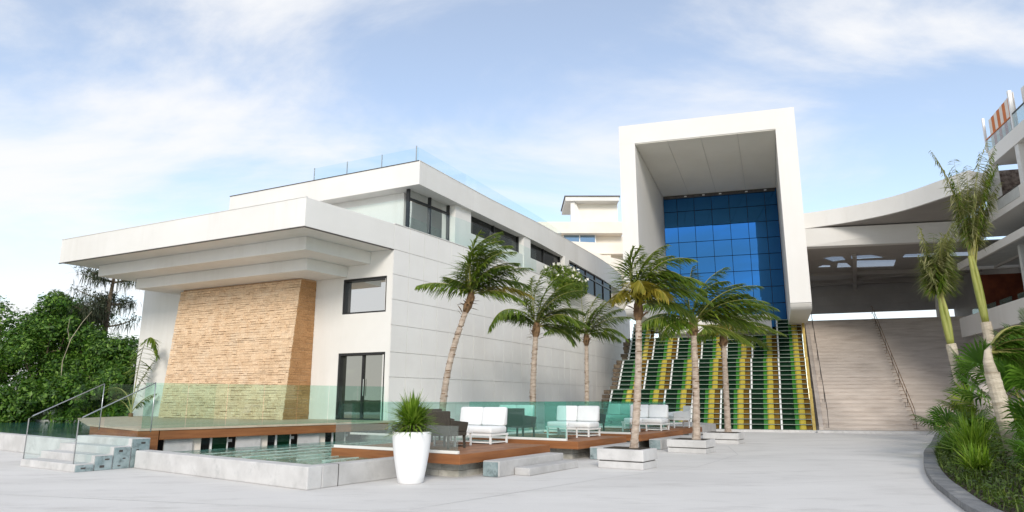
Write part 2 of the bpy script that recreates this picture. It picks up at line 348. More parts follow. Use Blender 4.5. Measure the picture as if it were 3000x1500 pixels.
def frosted():
    m, t, o = new_mat('frosted_skylight')
    a = t.nodes.new('ShaderNodeBsdfTranslucent'); a.inputs[0].default_value = (0.5, 0.51, 0.53, 1)
    b = t.nodes.new('ShaderNodeBsdfTransparent'); b.inputs[0].default_value = (0.6, 0.62, 0.65, 1)
    ms = t.nodes.new('ShaderNodeMixShader'); ms.inputs[0].default_value = 0.45; t.links.new(a.outputs[0], ms.inputs[1]); t.links.new(b.outputs[0], ms.inputs[2]); t.links.new(ms.outputs[0], o.inputs[0]); return m
M['frosted'] = frosted()
def water(name, c0, c1, stretch):
    m, t, o = new_mat(name)
    p = t.nodes.new('ShaderNodeBsdfPrincipled'); t.links.new(p.outputs[0], o.inputs[0])
    g = t.nodes.new('ShaderNodeNewGeometry')
    t.links.new(ramp(t, noise_tex(t, g.outputs['Position'], 1.2, 4, 0.6, stretch), [(0.35, c0), (0.68, c1)]), p.inputs['Base Color'])
    p.inputs['Roughness'].default_value = 0.04; p.inputs['IOR'].default_value = 1.33
    b = t.nodes.new('ShaderNodeBump'); b.inputs['Strength'].default_value = 0.55; b.inputs['Distance'].default_value = 0.12
    t.links.new(noise_tex(t, g.outputs['Position'], 2.2, 4, 0.6, stretch), b.inputs['Height']); t.links.new(b.outputs[0], p.inputs['Normal'])
    return m
M['water'] = water('pool_water', (0.02, 0.14, 0.105), (0.16, 0.36, 0.30), (1.6, 0.5, 1, R(33)))
M['water2'] = water('far_pool_water', (0.012, 0.06, 0.055), (0.03, 0.11, 0.10), (0.5, 1.6, 1, R(20)))

# ================================================================== GROUND
g = MB(); g.poly([(-900, -200, -0.62), (900, -200, -0.62), (900, 1600, -0.62), (-900, 1600, -0.62)]); struct(g.build('ground', M['earth']))
bpy.data.objects['ground'].location.z = -0.06
g = MB(); g.poly([(-19, 14, 0), (-19, 62, 0), (34, 62, 0), (60, 20, 0), (60, -90, 0), (-60, -90, 0), (-60, 14, 0)]); struct(g.build('plaza', M['plaza']))  # runs on unseen behind the camera, extended to bounce light onto the soffits

for pts in ([(7.2, 28.5), (7.4, 24), (6.6, 20.5), (4.4, 16.8), (1.8, 14.4), (-1.5, 10.5)], [(-16, 14.2), (-9, 12.2), (-3, 10.6), (2, 9.6), (6.6, 9.0)], [(16.2, 28.0), (11.5, 24.6), (7.6, 22.6)], [(1.8, 14.4), (5.2, 13.6), (8.4, 14.6)]):
    ps = []
    for a_, b_ in zip(pts, pts[1:]):
        for k_ in range(6): ps.append(Vector((*a_, 0)).lerp(Vector((*b_, 0)), k_/6))
    ps.append(Vector((*pts[-1], 0))); j_ = MB()
    for a_, b_ in zip(ps, ps[1:]):
        d_ = (b_ - a_).normalized(); n_ = Vector((-d_.y, d_.x, 0))*.006
        j_.poly([a_ - n_ + Z*.004, b_ - n_ + Z*.004, b_ + n_ + Z*.004, a_ + n_ + Z*.004])
    struct(j_.build('paving_joint', M['concrete']))

# ================================================================== POOL, WALKWAY, STEPS (left foreground)
PC = Vector((-3.66, 12.64, 0)); PL = Vector((-8.94, 16.64, 0)); PR = PC + U * 4.2
dpl = (PL - PC).normalized(); dpr = (PR - PC).normalized(); npl = Vector((-dpl.y, dpl.x, 0)); 
if npl.dot(U) < 0: npl = -npl
t = thing('pool_wall', 'low pale concrete wall enclosing the green pool, its corner nearest the camera', 'wall', PC)
MB().hexa([PC, PC + dpl*6.6, PC + dpl*6.6 + npl*.34, PC + dpr*.34 + dpl*0.0] + [p + Z*.40 for p in (PC, PC + dpl*6.6, PC + dpl*6.6 + npl*.34, PC + dpr*.34)]).build('front_wall', M['palecon'], t, bevel=.02)
a0 = PC + dpr*.343; q0 = -Vector((dpr.y, -dpr.x, 0))
MB().hexa([a0, PR, PR + q0*.32, a0 + q0*.32] + [p + Z*.398 for p in (a0, PR, PR + q0*.32, a0 + q0*.32)]).build('side_wall', M['concrete'], t, bevel=.02)
MB().box(PC + dpr*.72 - q0*.004, dpr*.016, q0*.33, Z*.401).build('joint', M['dkedge'], t)
MB().prism([L(-9.35, -6.95), L(-9.0, -.3), L(-1.3, -.6), L(-1.3, -5.6), L(-6.0, -5.6), L(-6.0, -6.95)], .05, .30).build('pool_water', M['water'])
struct(bpy.data.objects['pool_water'])
for i, b in enumerate((-1.7, -2.5, -3.3, -4.05, -4.8, -5.5)):
    lb = MB(); aa = -8.3 + i*.12
    while aa < -2.2:
        ln = random.uniform(.5, 1.3); lb.box(L(aa, b + random.uniform(-.03, .03), .20), U*ln, VV*random.uniform(.06, .12), Z*random.uniform(.103, .109)); aa += ln - .02
    o = lb.build('pool_ledge', surf('wet_ledge%d' % i, (0.34, 0.52, 0.45), (0.66, 0.76, 0.70), 0.15, 3, 6, 0.3, 12))
    tag(o, 'pale wet ledge breaking the pool surface, %s from the wooden walkway' % ('nearest', 'second', 'third', 'fourth', 'fifth', 'sixth')[i], 'pool ledge', 'wet ledges in the pool')

D0 = Vector((-9.43, 17.59, 0)); DR_ = Vector((-4.15, 23.64, 0)); DD = (DR_ - D0).normalized(); DN = Vector((-DD.y, DD.x, 0))
deckpoly = [D0, DR_, Q(-.02, -.35), Q(-.02, 13.9), Q(-3.2, 12.4), Vector((-12.69, 20.84, 0))]
t = thing('timber_walkway', 'raised wooden walkway with brown fascia along the foot of the stone wall', 'walkway', D0)
MB().prism(deckpoly, .80, .85).build('deck_top', M['paledeck'], t)
inner = [p for p in deckpoly]
MB().box(D0 + DD*.55 + DN*.03 + Z*.56, DD*7.45, DN*.08, Z*.238).build('fascia', M['wood'], t, bevel=.006)
LD = (Vector((-12.69, 20.84, 0)) - D0).normalized(); LN = Vector((LD.y, -LD.x, 0)); LN = LN if LN.dot(U) > 0 else -LN
MB().box(D0 + LN*.03 + Z*.50 + LD*.5, LD*4.0, LN*.08, Z*.298).build('fascia', M['wood'], t, bevel=.006)
MB().hexa([D0 + DN*.02, D0 + DD*.52 + DN*.02, D0 + DD*.52 + DN*.6, D0 + LD*.48 + DN*.02] + [p + Z*.797 for p in (D0 + DN*.02, D0 + DD*.52 + DN*.02, D0 + DD*.52 + DN*.6, D0 + LD*.48 + DN*.02)]).build('corner_post', M['wood'], t, bevel=.006)
MB().box(D0 + DN*.75 + DD*.5, DD*7.2, DN*.1, Z*.79).build('back_wall', M['darkwall'], t)
s = .75
for k in range(4):
    for nm, ln, mt, off in (('stone_reflection', .74, 'palecon', .20), ('column', .26, 'cream', .28), ('dark_pane', .26, 'darkwin', .34), ('mullion', .05, 'whitemetal', .30), ('pane', .42, 'greenpane', .32), ('mullion', .03, 'whitemetal', .30), ('box_reflection', .16, 'whitemetal', .40)):  # stone, column and box pieces stand in for reflections on the under-deck glass
        if s + ln > 7.2: break
        z0, hh = (.40, .08) if nm == 'box_reflection' else (.22, .34)
        MB().box(D0 + DD*s + DN*off + Z*z0, DD*ln, DN*.05, Z*hh).build(nm, M[mt], t)
        s += ln + .004
    s += .02
# glass on the pool side of the walkway
def balustrade(label, path, z0, h, pane_w, mat='glass', shoe=True, group='glass balustrades', shoe_h=.06, gap=.02, thick=.014, post=None, cap=False):
    pts = [Vector((p[0], p[1], 0)) for p in path]
    t = thing('glass_balustrade', label, 'balustrade', pts[0] + Z*z0, group)
    for i in range(len(pts) - 1):
        a, b = pts[i], pts[i+1]; d = (b - a); ln = d.length; d.normalize(); n_ = Vector((-d.y, d.x, 0)) * thick
        k = max(1, round(ln / pane_w)); wv = ln / k
        if shoe: MB().box(a - n_*2.2 + Z*z0, d*ln, n_*5, Z*shoe_h).build('base_shoe', M['strip'], t)
        for j in range(k):
            MB().box(a + d*(j*wv + gap/2) + Z*(z0 + (shoe_h if shoe else 0)), d*(wv - gap), n_, Z*(h - (shoe_h if shoe else 0))).build('pane', M[mat], t)
            if post and not (i and j == 0): MB().box(a + d*(j*wv - .012) - n_ + Z*z0, d*.024, n_*3, Z*(h + .01)).build('post', M[post], t)
        if cap: MB().box(a - n_*.6 + Z*(z0 + h), d*ln, n_*2.2, Z*.03).build('top_rail', M[cap], t)
    return t
balustrade('long glass balustrade on the walkway in front of the tan stone wall', [D0 + DN*.1 + DD*.1, DR_ + DN*.1 - DD*.2], .855, 1.15, 1.15, shoe=False)
t = thing('stair_balustrade', 'pair of sloping glass balustrades with steel handrails beside the concrete steps', 'balustrade', L(-10.2, .9))
for b, nm in ((2.2, 'far'), (-.30, 'near')):
    f0, f1, bk = L(-10.3, b), L(-8.62, b), L(-8.5, b)
    pts = [f0 + Z*.05, f0 + Z*1.12, f0 + U*.06 + Z*1.2, f1 + Z*2.0, f1 + Z*.75]
    m_ = MB(); n_ = VV*.014
    m_.hexa([f0 + Z*.05, f1 + Z*.75, f1 + Z*.75 + n_, f0 + Z*.05 + n_, f0 + Z*1.13, f1 + Z*1.98, f1 + Z*1.98 + n_, f0 + Z*1.13 + n_])
    m_.build('pane', M['glassclear'], t)
    MB().tube([f0 + Z*.05 + n_*.5, f0 + Z*1.12 + n_*.5, f0 + U*.08 + Z*1.19 + n_*.5, f1 + Z*1.99 + n_*.5], .014, 6).build('handrail', M['steel'], t, smooth=True)
    MB().tube([f1 + n_*.5 + Z*.8, f1 + n_*.5 + Z*1.99], .014, 6).build('post', M['steel'], t, smooth=True)
MB().box(L(-8.5, 2.2, .86), U*3.2, VV*.014, Z*1.13).build('pane', M['glassclear'], t)
t = thing('concrete_steps', 'four pale concrete steps rising to the wooden walkway', 'steps', L(-9.6, .9))
for i in range(4):
    a = -10.33 + i*.40
    MB().box(L(a, -.42, 0), VV*2.68, U*(.42 if i < 3 else .46), Z*(.17*(i+1) - .004*i)).build('step', M['palecon'], t, bevel=.012)
    c_ = MB(); c_.box(L(a + .02, -.46, .004), VV*.036, U*(.36 if i < 3 else .4), Z*(.17*(i+1) - .03)); c_.build('side_plate', M['tealmetal'], t)
    for kk in range(i + 1):
        MB().box(L(a + .12 + .1*(kk % 2), -.468, .06 + .16*kk), VV*.01, U*random.uniform(.05, .1), Z*random.uniform(.02, .05)).build('plate_slot', M['dkedge'], t)
# far pool at the left
q = [Vector((-11.9, 19.0, 0)), Vector((-16.35, 22.4, 0)), Vector((-23, 27.3, 0))]
t = thing('pool_wall', 'long low white wall in front of the far pool at the left edge', 'wall', q[0])
for a, b in zip(q, q[1:]):
    d = (b - a).normalized(); n_ = Vector((-d.y, d.x, 0)); n_ = n_ if n_.y > 0 else -n_
    MB().box(a, d*((b-a).length - .004), n_*.3, Z*.5).build('wall', M['palecon'], t, bevel=.02)
MB().prism([(-11.7, 19.2), (-23, 27.5), (-34, 40), (-20.5, 34.5), (-16.0, 28.4), (-12.6, 21.1)], .1, .42).build('far_pool_water', M['water2']); struct(bpy.data.objects['far_pool_water'])
t = thing('pool_coping', 'thin pale coping along the back of the far pool under the trees', 'coping', (-24, 36, 0))
MB().hexa([Vector(p) for p in ((-34.5, 40.3, 0), (-20.3, 34.6, 0), (-20.0, 35.0, 0), (-34.2, 40.8, 0), (-34.5, 40.3, .52), (-20.3, 34.6, .52), (-20.0, 35.0, .52), (-34.2, 40.8, .52))]).build('coping_stone', M['concrete'], t)

# ================================================================== LOUNGE DECKS
struct(MB().prism([L(-1.2, -5.0), L(-1.2, .05), L(4.5, .15), L(12, .8), L(20, 1.8), L(24, 2.4), L(15, -7), L(9.5, -7.2)], .05, .44).build('terrace', M['concrete']))
def lounge_deck(label, a0, a1, b0, b1, ped, z=.48):
    """a along U (towards the back), b along VV (towards the left); front-right corner at (a0, b0)."""
    t = thing('lounge_deck', label, 'deck', L(a0, b0), 'wooden lounge decks')
    d = MB(); k = int((b1 - b0 - .02) / .145); wd = (b1 - b0 - .1) / k
    for i in range(k): d.box(L(a0 + .05, b0 + .05 + i*wd, z - .03), U*(a1 - a0 - .1), VV*(wd - .008), Z*.03)
    stuff(d.build('decking', M['decking'], t))
    MB().box(L(a0, b0, z - .20), U*.048, VV*(b1 - b0), Z*.198).build('fascia', M['wood'], t, bevel=.006)
    MB().box(L(a0 + .05, b0, z - .20), U*(a1 - a0 - .05), VV*.048, Z*.199).build('fascia', M['wood'], t, bevel=.006)
    MB().box(L(a0 + .05, b1 - .05, z - .20), U*(a1 - a0 - .05), VV*.048, Z*.198).build('fascia', M['wood'], t, bevel=.006)
    MB().box(L(a0 + .06, b0 + .06, z - .12), U*(a1 - a0 - .12), VV*(b1 - b0 - .12), Z*.06).build('frame', M['dkedge'], t)
    (pa, pb, pla, plb) = ped
    bl = MB()
    n = 3
    for r_ in range(2):
        h = (z - .22) / 2
        x = 0
        while x < plb - .05:
            ln = min(random.uniform(.4, .6), plb - x); bl.box(L(pa + random.uniform(0, .008), pb + x, r_*h), U*.3, VV*(ln - .012), Z*(h - .008)); x += ln
        x = .31
        while x < pla - .05:
            ln = min(random.uniform(.4, .6), pla - x); bl.box(L(pa + x, pb + random.uniform(0, .008), r_*h), U*(ln - .012), VV*.3, Z*(h - .008)); x += ln
    bl.build('pedestal', M['block'], t)
    MB().box(L(pa + .04, pb + .04, 0), U*(pla - .06), VV*(plb - .06), Z*(z - .225)).build('pedestal_core', M['dkedge'], t)
    return t
lounge_deck('nearest wooden lounge deck, just behind the white pot', -6.66, -3.0, -8.36, -4.57, (-6.37, -8.11, 2.2, 2.6))
lounge_deck('second wooden lounge deck, behind the low concrete double step', -1.55, 1.6, -8.36, -4.8, (-1.2, -8.0, 2.0, 2.2))
lounge_deck('third wooden lounge deck, behind the tallest palm planter', 2.66, 6.6, -8.36, -4.8, (3.1, -7.95, 2.6, 2.2))
lounge_deck('farthest wooden lounge deck, beside the coloured glass cascade', 6.95, 9.9, -8.0, -5.0, (7.4, -7.6, 2.0, 2.0))
def bench_steps(label, a0, l0, b0, second=True, plate=True):
    t = thing('concrete_steps', label, 'steps', L(a0, b0), 'concrete steps up to the decks')
    MB().box(L(a0, b0, 0), U*l0, VV*.42, Z*.32).build('upper_step', M['concrete'], t, bevel=.02)
    if plate: MB().box(L(a0 - .03, b0 + .03, .01), U*.027, VV*.36, Z*.29).build('end_plate', M['tealmetal'], t)
    if second: MB().box(L(a0 + .55, b0 - .40, 0), U*(l0 - .55), VV*.38, Z*.16).build('lower_step', M['concrete'], t, bevel=.02)
bench_steps('low concrete double step up to the nearest deck', -5.95, 2.75, -8.85)
bench_steps('low concrete step up to the second deck, partly behind the planter', -1.0, 2.4, -8.85, False)
bench_steps('low concrete step up to the third deck, behind the middle planter', 3.3, 3.0, -8.8, False)
balustrade('low glass panel on the front edge of the nearest deck', [L(-6.6, -8.28), L(-6.6, -4.62)], .485, .56, 1.85, 'glassmist')
balustrade('glass balustrade on the front edge of the second deck', [L(-1.48, -8.0), L(-1.48, -4.7)], .485, 1.03, 1.1, 'glassteal')
balustrade('glass balustrade on the front edge of the third deck', [L(2.74, -8.0), L(2.74, -4.8)], .485, 1.02, 1.1, 'glassteal')
balustrade('glass balustrade on the front edge of the farthest deck', [L(7.02, -7.6), L(7.02, -5.0)], .485, 1.0, 1.3, 'glassteal')
balustrade('long glass balustrade at the back of the decks before the panelled wall', [L(-2.2, -.5), L(-2.0, -4.6), L(6.9, -4.7), L(12.5, -6.2)], .485, 1.02, 1.35, 'glass')

def make_sofa():
    t = thing('lounge_sofa', '', 'sofa', (0, 0, 0), 'white lounge sofas')          # faces -Y, width along X
    for x in (-.70, .70):
        for y in (-.36, .36): MB().cbox((x, y, 0), .045, .045, .22).build('leg', M['whitemetal'], t, local=False)
    MB().box((-.74, -.39, .20), (1.48, 0, 0), (0, .78, 0), (0, 0, .05)).build('frame', M['whitemetal'], t)
    MB().box((-.70, -.36, .02), (1.40, 0, 0), (0, .72, 0), (0, 0, .025)).build('lower_rail', M['whitemetal'], t)
    for x in (-.37, .37):
        MB().box((x - .36, -.40, .255), (.72, 0, 0), (0, .74, 0), (0, 0, .17)).build('seat_cushion', M['cushion'], t, smooth=True, bevel=.05)
        MB().hexa([(x-.36, .17, .43), (x+.36, .17, .43), (x+.36, .37, .43), (x-.36, .37, .43), (x-.36, .24, .90), (x+.36, .24, .90), (x+.36, .40, .90), (x-.36, .40, .90)]).build('back_cushion', M['cushion'], t, smooth=True, bevel=.05)
    return t
def make_chair(dark=True):
    t = thing('lounge_chair', '', 'chair', (0, 0, 0), 'dark woven lounge chairs' if dark else 'white lounge chairs')
    m_ = M['wicker'] if dark else M['whitemetal']
    for x in (-.30, .30):
        for y in (-.30, .30): MB().hexa([(x-.02, y-.02, 0), (x+.02, y-.02, 0), (x+.02, y+.02, 0), (x-.02, y+.02, 0), (x*.96-.025, y-.025, .30), (x*.96+.025, y-.025, .30), (x*.96+.025, y+.025, .30), (x*.96-.025, y+.025, .30)]).build('leg', m_, t)
    MB().box((-.34, -.34, .28), (.68, 0, 0), (0, .66, 0), (0, 0, .10)).build('seat', m_, t, bevel=.02)
    MB().hexa([(-.33, .27, .30), (.33, .27, .30), (.33, .33, .30), (-.33, .33, .30), (-.40, .36, .84), (.40, .36, .84), (.40, .41, .84), (-.40, .41, .84)]).build('backrest', m_, t, bevel=.015)
    for x in (-1, 1):
        MB().hexa([(x*.33-.025, -.32, .38), (x*.33+.025, -.32, .38), (x*.33+.025, .29, .38), (x*.33-.025, .29, .38), (x*.36-.025, -.34, .58), (x*.36+.025, -.34, .58), (x*.36+.025, .31, .64), (x*.36-.025, .31, .64)]).build('arm', m_, t, bevel=.01)
    MB().box((-.29, -.32, .385), (.58, 0, 0), (0, .56, 0), (0, 0, .09)).build('seat_cushion', M['cushion'] if not dark else M['tealmetal'], t, bevel=.03, smooth=True)
    return t
def make_table():
    t = thing('coffee_table', '', 'table', (0, 0, 0), 'low tables on the decks')
    MB().box((-.35, -.35, .30), (.7, 0, 0), (0, .7, 0), (0, 0, .04)).build('table_top', M['whitemetal'], t)
    for x in (-.31, .31):
        for y in (-.31, .31): MB().cbox((x, y, 0), .04, .04, .30).build('leg', M['whitemetal'], t)
    MB().box((-.30, -.30, .05), (.6, 0, 0), (0, .6, 0), (0, 0, .03)).build('shelf', M['decking'], t)
    return t
RU = math.atan2(VV.y, VV.x) - math.pi          # rotation that lays a sofa's width along VV, facing -U (towards the camera side)
protos = {}
def put(kind, label, a, b, rot, z=.484):
    if kind not in protos:
        o = {'sofa': make_sofa, 'chair': make_chair, 'white': lambda: make_chair(False), 'table': make_table}[kind]()
        protos[kind] = o; o['label'] = label; o.location = L(a, b, z); o.rotation_euler = (0, 0, rot); return o
    return dup(protos[kind], L(a, b, z), rot, label)
put('sofa', 'white cushioned sofa on the nearest deck, facing the camera', -3.35, -6.35, RU)
put('chair', 'dark woven chair with its back to the camera, just right of the white pot', -5.35, -6.95, RU + math.pi)
put('chair', 'dark woven chair left of the nearest sofa, against the leaning palm', -3.5, -5.1, RU + R(70))
put('table', 'low white table in front of the nearest sofa', -4.6, -6.55, RU)
put('sofa', 'white cushioned sofa on the second deck, behind a teal glass panel', .95, -6.9, RU)
put('chair', 'dark woven chair on the second deck, back to the camera', -.55, -5.9, RU + math.pi)
put('table', 'low table in front of the sofa on the second deck', -.3, -7.2, RU)
put('sofa', 'white cushioned sofa on the third deck, half behind a palm trunk', 5.9, -7.25, RU)
put('chair', 'dark woven chair on the third deck, back to the camera', 3.6, -6.2, RU + math.pi)
put('table', 'low table in front of the sofa on the third deck', 4.7, -7.3, RU)
put('white', 'white high-backed chair beside the trunk in the middle planter', 8.6, -7.5, RU - R(50))
put('white', 'white chair on the farthest deck behind glass', 8.8, -5.9, RU)
put('table', 'low table on the farthest deck', 8.0, -6.9, RU)
put('sofa', 'white cushioned sofa behind the decks, against the glass by the panelled wall', 2.5, -3.6, RU)
put('sofa', 'white sofa at the far end of the terrace, beside the cascade', 9.5, -4.4, RU - R(20))

# ================================================================== MAIN WHITE BUILDING
WT = smooth_tab([(0, 0), (2, .08), (4.5, .2), (7, .43), (9.3, .67), (11.8, .89), (15.6, 1.38), (19.4, 1.85), (24, 2.6), (30, 3.7)], .5)
def wl(a): return interp(WT, a)
def wpt(a, off=0.0, z=0.0):
    e = .05; d = Vector((2*e, wl(a+e) - wl(a-e), 0)).normalized()
    return L(a - d.y*off, wl(a) + d.x*off, z)
bld = thing('white_building', 'large white modern building with stepped canopy, stone panel and curved panelled side wall', 'building', C)
m_ = MB(); st = [i*.9 for i in range(34)]
for a, b in zip(st, st[1:]):
    a = max(a, .012)
    m_.hexa([wpt(a, .03, .3), wpt(b, .03, .3), wpt(b, .36, .3), wpt(a, .36, .3), wpt(a, .03, 7.99), wpt(b, .03, 7.99), wpt(b, .36, 7.99), wpt(a, .36, 7.99)])
lw = m_.build('side_wall', M['joint'], bld)
zs = [.42, 1.42, 2.36, 3.25, 4.23, 5.17, 6.10, 7.035, 8.0]
for a, b in zip(st, st[1:]):
    for z0, z1 in zip(zs, zs[1:]):
        g = .010; o_ = random.uniform(-.002, .002)
        if z0 < 1: continue
        aa = a + (g if a > 0 else 0)
        MB().hexa([wpt(aa, o_, z0+g), wpt(b-g, o_, z0+g), wpt(b-g, .029, z0+g), wpt(aa, .029, z0+g), wpt(aa, o_, z1-g), wpt(b-g, o_, z1-g), wpt(b-g, .029, z1-g), wpt(aa, .029, z1-g)]).build('panel', M['panel'], lw)
lowp = MB()
for a, b in zip(st, st[1:]):
    lowp.hexa([wpt(a, 0, .42), wpt(b, 0, .42), wpt(b, .029, .42), wpt(a, .029, .42), wpt(a, 0, 1.413), wpt(b, 0, 1.413), wpt(b, .029, 1.413), wpt(a, .029, 1.413)])
lowp.build('base_course', M['panel'], lw)
MB().prism([wpt(a, -.02) for a in st] + [wpt(a, .40) for a in reversed(st)], 8.002, 8.03).build('coping', M['white'], lw)

def qbox(mb, a0, a1, b0, b1, z0, z1, mi=0):
    return mb.hexa([Q(a0, b0, z0), Q(a1, b0, z0), Q(a1, b1, z0), Q(a0, b1, z0), Q(a0, b0, z1), Q(a1, b0, z1), Q(a1, b1, z1), Q(a0, b1, z1)], mi)
f = MB()
for b0, b1, z0, z1 in ((.035, .22, .3, 7.027), (2.40, 14.2, .3, 7.027), (.22, 2.40, 3.26, 4.72), (.22, 2.40, 6.06, 7.027), (.22, .27, 4.72, 6.06), (2.33, 2.40, 4.72, 6.06), (.22, 2.40, .3, .84)):
    qbox(f, 0, .32, b0, b1, z0, z1)
f.build('front_wall', M['white'], bld)
# window
wn = qbox(MB(), .02, .30, .27, .33, 4.72, 6.06); qbox(wn, .02, .30, 2.25, 2.33, 4.72, 6.06); qbox(wn, .02, .30, .33, 2.25, 4.72, 4.78); qbox(wn, .02, .30, .33, 2.25, 5.98, 6.06)
wf = wn.build('window', M['frame'], bld)
qbox(MB(), .20, .22, .33, 2.25, 4.78, 5.98).build('pane', M['mirrorwin'], wf)
# door
dn = qbox(MB(), .02, .30, .22, .29, .85, 3.26); qbox(dn, .02, .30, 2.31, 2.40, .85, 3.26); qbox(dn, .02, .30, .29, 2.31, 3.17, 3.26); qbox(dn, .12, .24, 1.27, 1.37, .85, 3.17); qbox(dn, .10, .26, .29, 2.31, .845, .90)
df = dn.build('door', M['frame'], bld)
qbox(MB(), .17, .19, .29, 1.27, .90, 3.17).build('pane', M['doorwin'], df)
qbox(MB(), .20, .22, 1.37, 2.31, .90, 3.17).build('pane', M['doorwin'], df)
MB().tube([Q(.09, 1.24, 1.7), Q(.09, 1.24, 2.3)], .015, 6).build('handle', M['steel'], df)
# canopy and cornice steps
c1 = qbox(MB(), -4.15, -.003, 0, 13.35, 7.032, 8.0).build('canopy', M['white'], bld, bevel=.012)
qbox(MB(), -4.158, -4.10, -.008, 13.36, 7.0, 7.03).build('shadow_line', M['dkedge'], c1)  # dark strips put in for the shadow gap under the canopy fascia
qbox(MB(), -4.10, -.01, -.008, .05, 7.0, 7.03).build('shadow_line', M['dkedge'], c1)
qbox(MB(), -4.165, -4.09, -.012, 13.36, 8.002, 8.02).build('coping', M['white'], c1)
qbox(MB(), -3.07, -.003, 1.065, 12.5, 6.565, 7.029).build('cornice', M['white'], bld, bevel=.01)
qbox(MB(), -1.95, -.003, 2.157, 11.75, 6.13, 6.562).build('cornice', M['white'], bld, bevel=.01)
# battered stone panel
def sf(b, z, d=0):       # point on the battered stone face
    t_ = (z - .85) / 5.28; return Q(lerp(-1.20, -.76, t_) - d, b, z)
core = MB().hexa([Q(-1.17, 3.70, .845), Q(-.004, 3.70, .845), Q(-.004, 10.48, .845), Q(-1.17, 10.48, .845), Q(-.73, 3.70, 6.126), Q(-.004, 3.70, 6.126), Q(-.004, 10.42, 6.126), Q(-.73, 10.42, 6.126)])
sw = core.build('stone_wall', M['mortar'], bld)
stones = []
z = .856
while z < 6.08:
    h = random.uniform(.065, .13); h = min(h, 6.12 - z)
    if h < .06: break
    b = 3.68 - random.uniform(0, .1)*0
    while b < 10.5:
        ln = random.uniform(.12, .40); b1 = min(b + ln, 10.52)
        if 10.52 - b1 < .15: b1 = 10.52
        stones.append(('f', b, b1, z, z + h)); b = b1
    tt = 0.0
    while tt < 1:
        t1 = min(1, tt + random.uniform(.3, .7)); stones.append(('s', tt, t1, z, z + h)); tt = t1
    z += h
def stone_mesh(mb, s_):
    k, x0, x1, z0, z1 = s_; g = .004; dd = random.uniform(.015, .036); j = lambda: random.uniform(-.006, .006)
    if k == 'f':
        P = lambda x, zz, d: sf(x, zz, d)
    else:
        def P(x, zz, d):
            t_ = (zz - .85) / 5.28; aa = lerp(lerp(-1.20, -.76, t_) - .01, -.006, x); return Q(aa, 3.695 - d*.5, zz)
        g = .004 / .9
    x0 += g; x1 -= g; z0 += .003 + random.uniform(-.012, .008); z1 -= .003 + random.uniform(-.008, .012); e = .016 if k == 'f' else .02
    back = [P(x0, z0, -.02), P(x1, z0, -.02), P(x1, z1, -.02), P(x0, z1, -.02)]
    mid = [P(x0, z0, dd*.7), P(x1, z0, dd*.7), P(x1, z1, dd*.7), P(x0, z1, dd*.7)]
    fr = [P(x0+e+j(), z0+.010+j(), dd+j()), P(x1-e+j(), z0+.010+j(), dd+j()), P(x1-e+j(), z1-.010+j(), dd+j()), P(x0+e+j(), z1-.010+j(), dd+j())]
    k0 = len(mb.v); mb.v += back + mid + fr
    for r_ in (0, 4):
        for i in range(4):
            q_ = (i+1) % 4; mb.f.append((k0+r_+i, k0+r_+4+i, k0+r_+4+q_, k0+r_+q_)); mb.m.append(0)
    mb.f.append((k0+11, k0+10, k0+9, k0+8)); mb.m.append(0)
order = sorted(stones, key=lambda s_: -((s_[2]-s_[1]) * (1 if s_[0] == 'f' else .9) * (s_[4]-s_[3])))
for s_ in order[:295]:
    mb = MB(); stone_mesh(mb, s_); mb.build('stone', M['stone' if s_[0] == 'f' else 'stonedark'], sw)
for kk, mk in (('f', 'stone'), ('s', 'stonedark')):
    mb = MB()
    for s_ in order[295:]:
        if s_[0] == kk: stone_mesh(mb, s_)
    if mb.v: stuff(mb.build('small_stones', M[mk], sw))
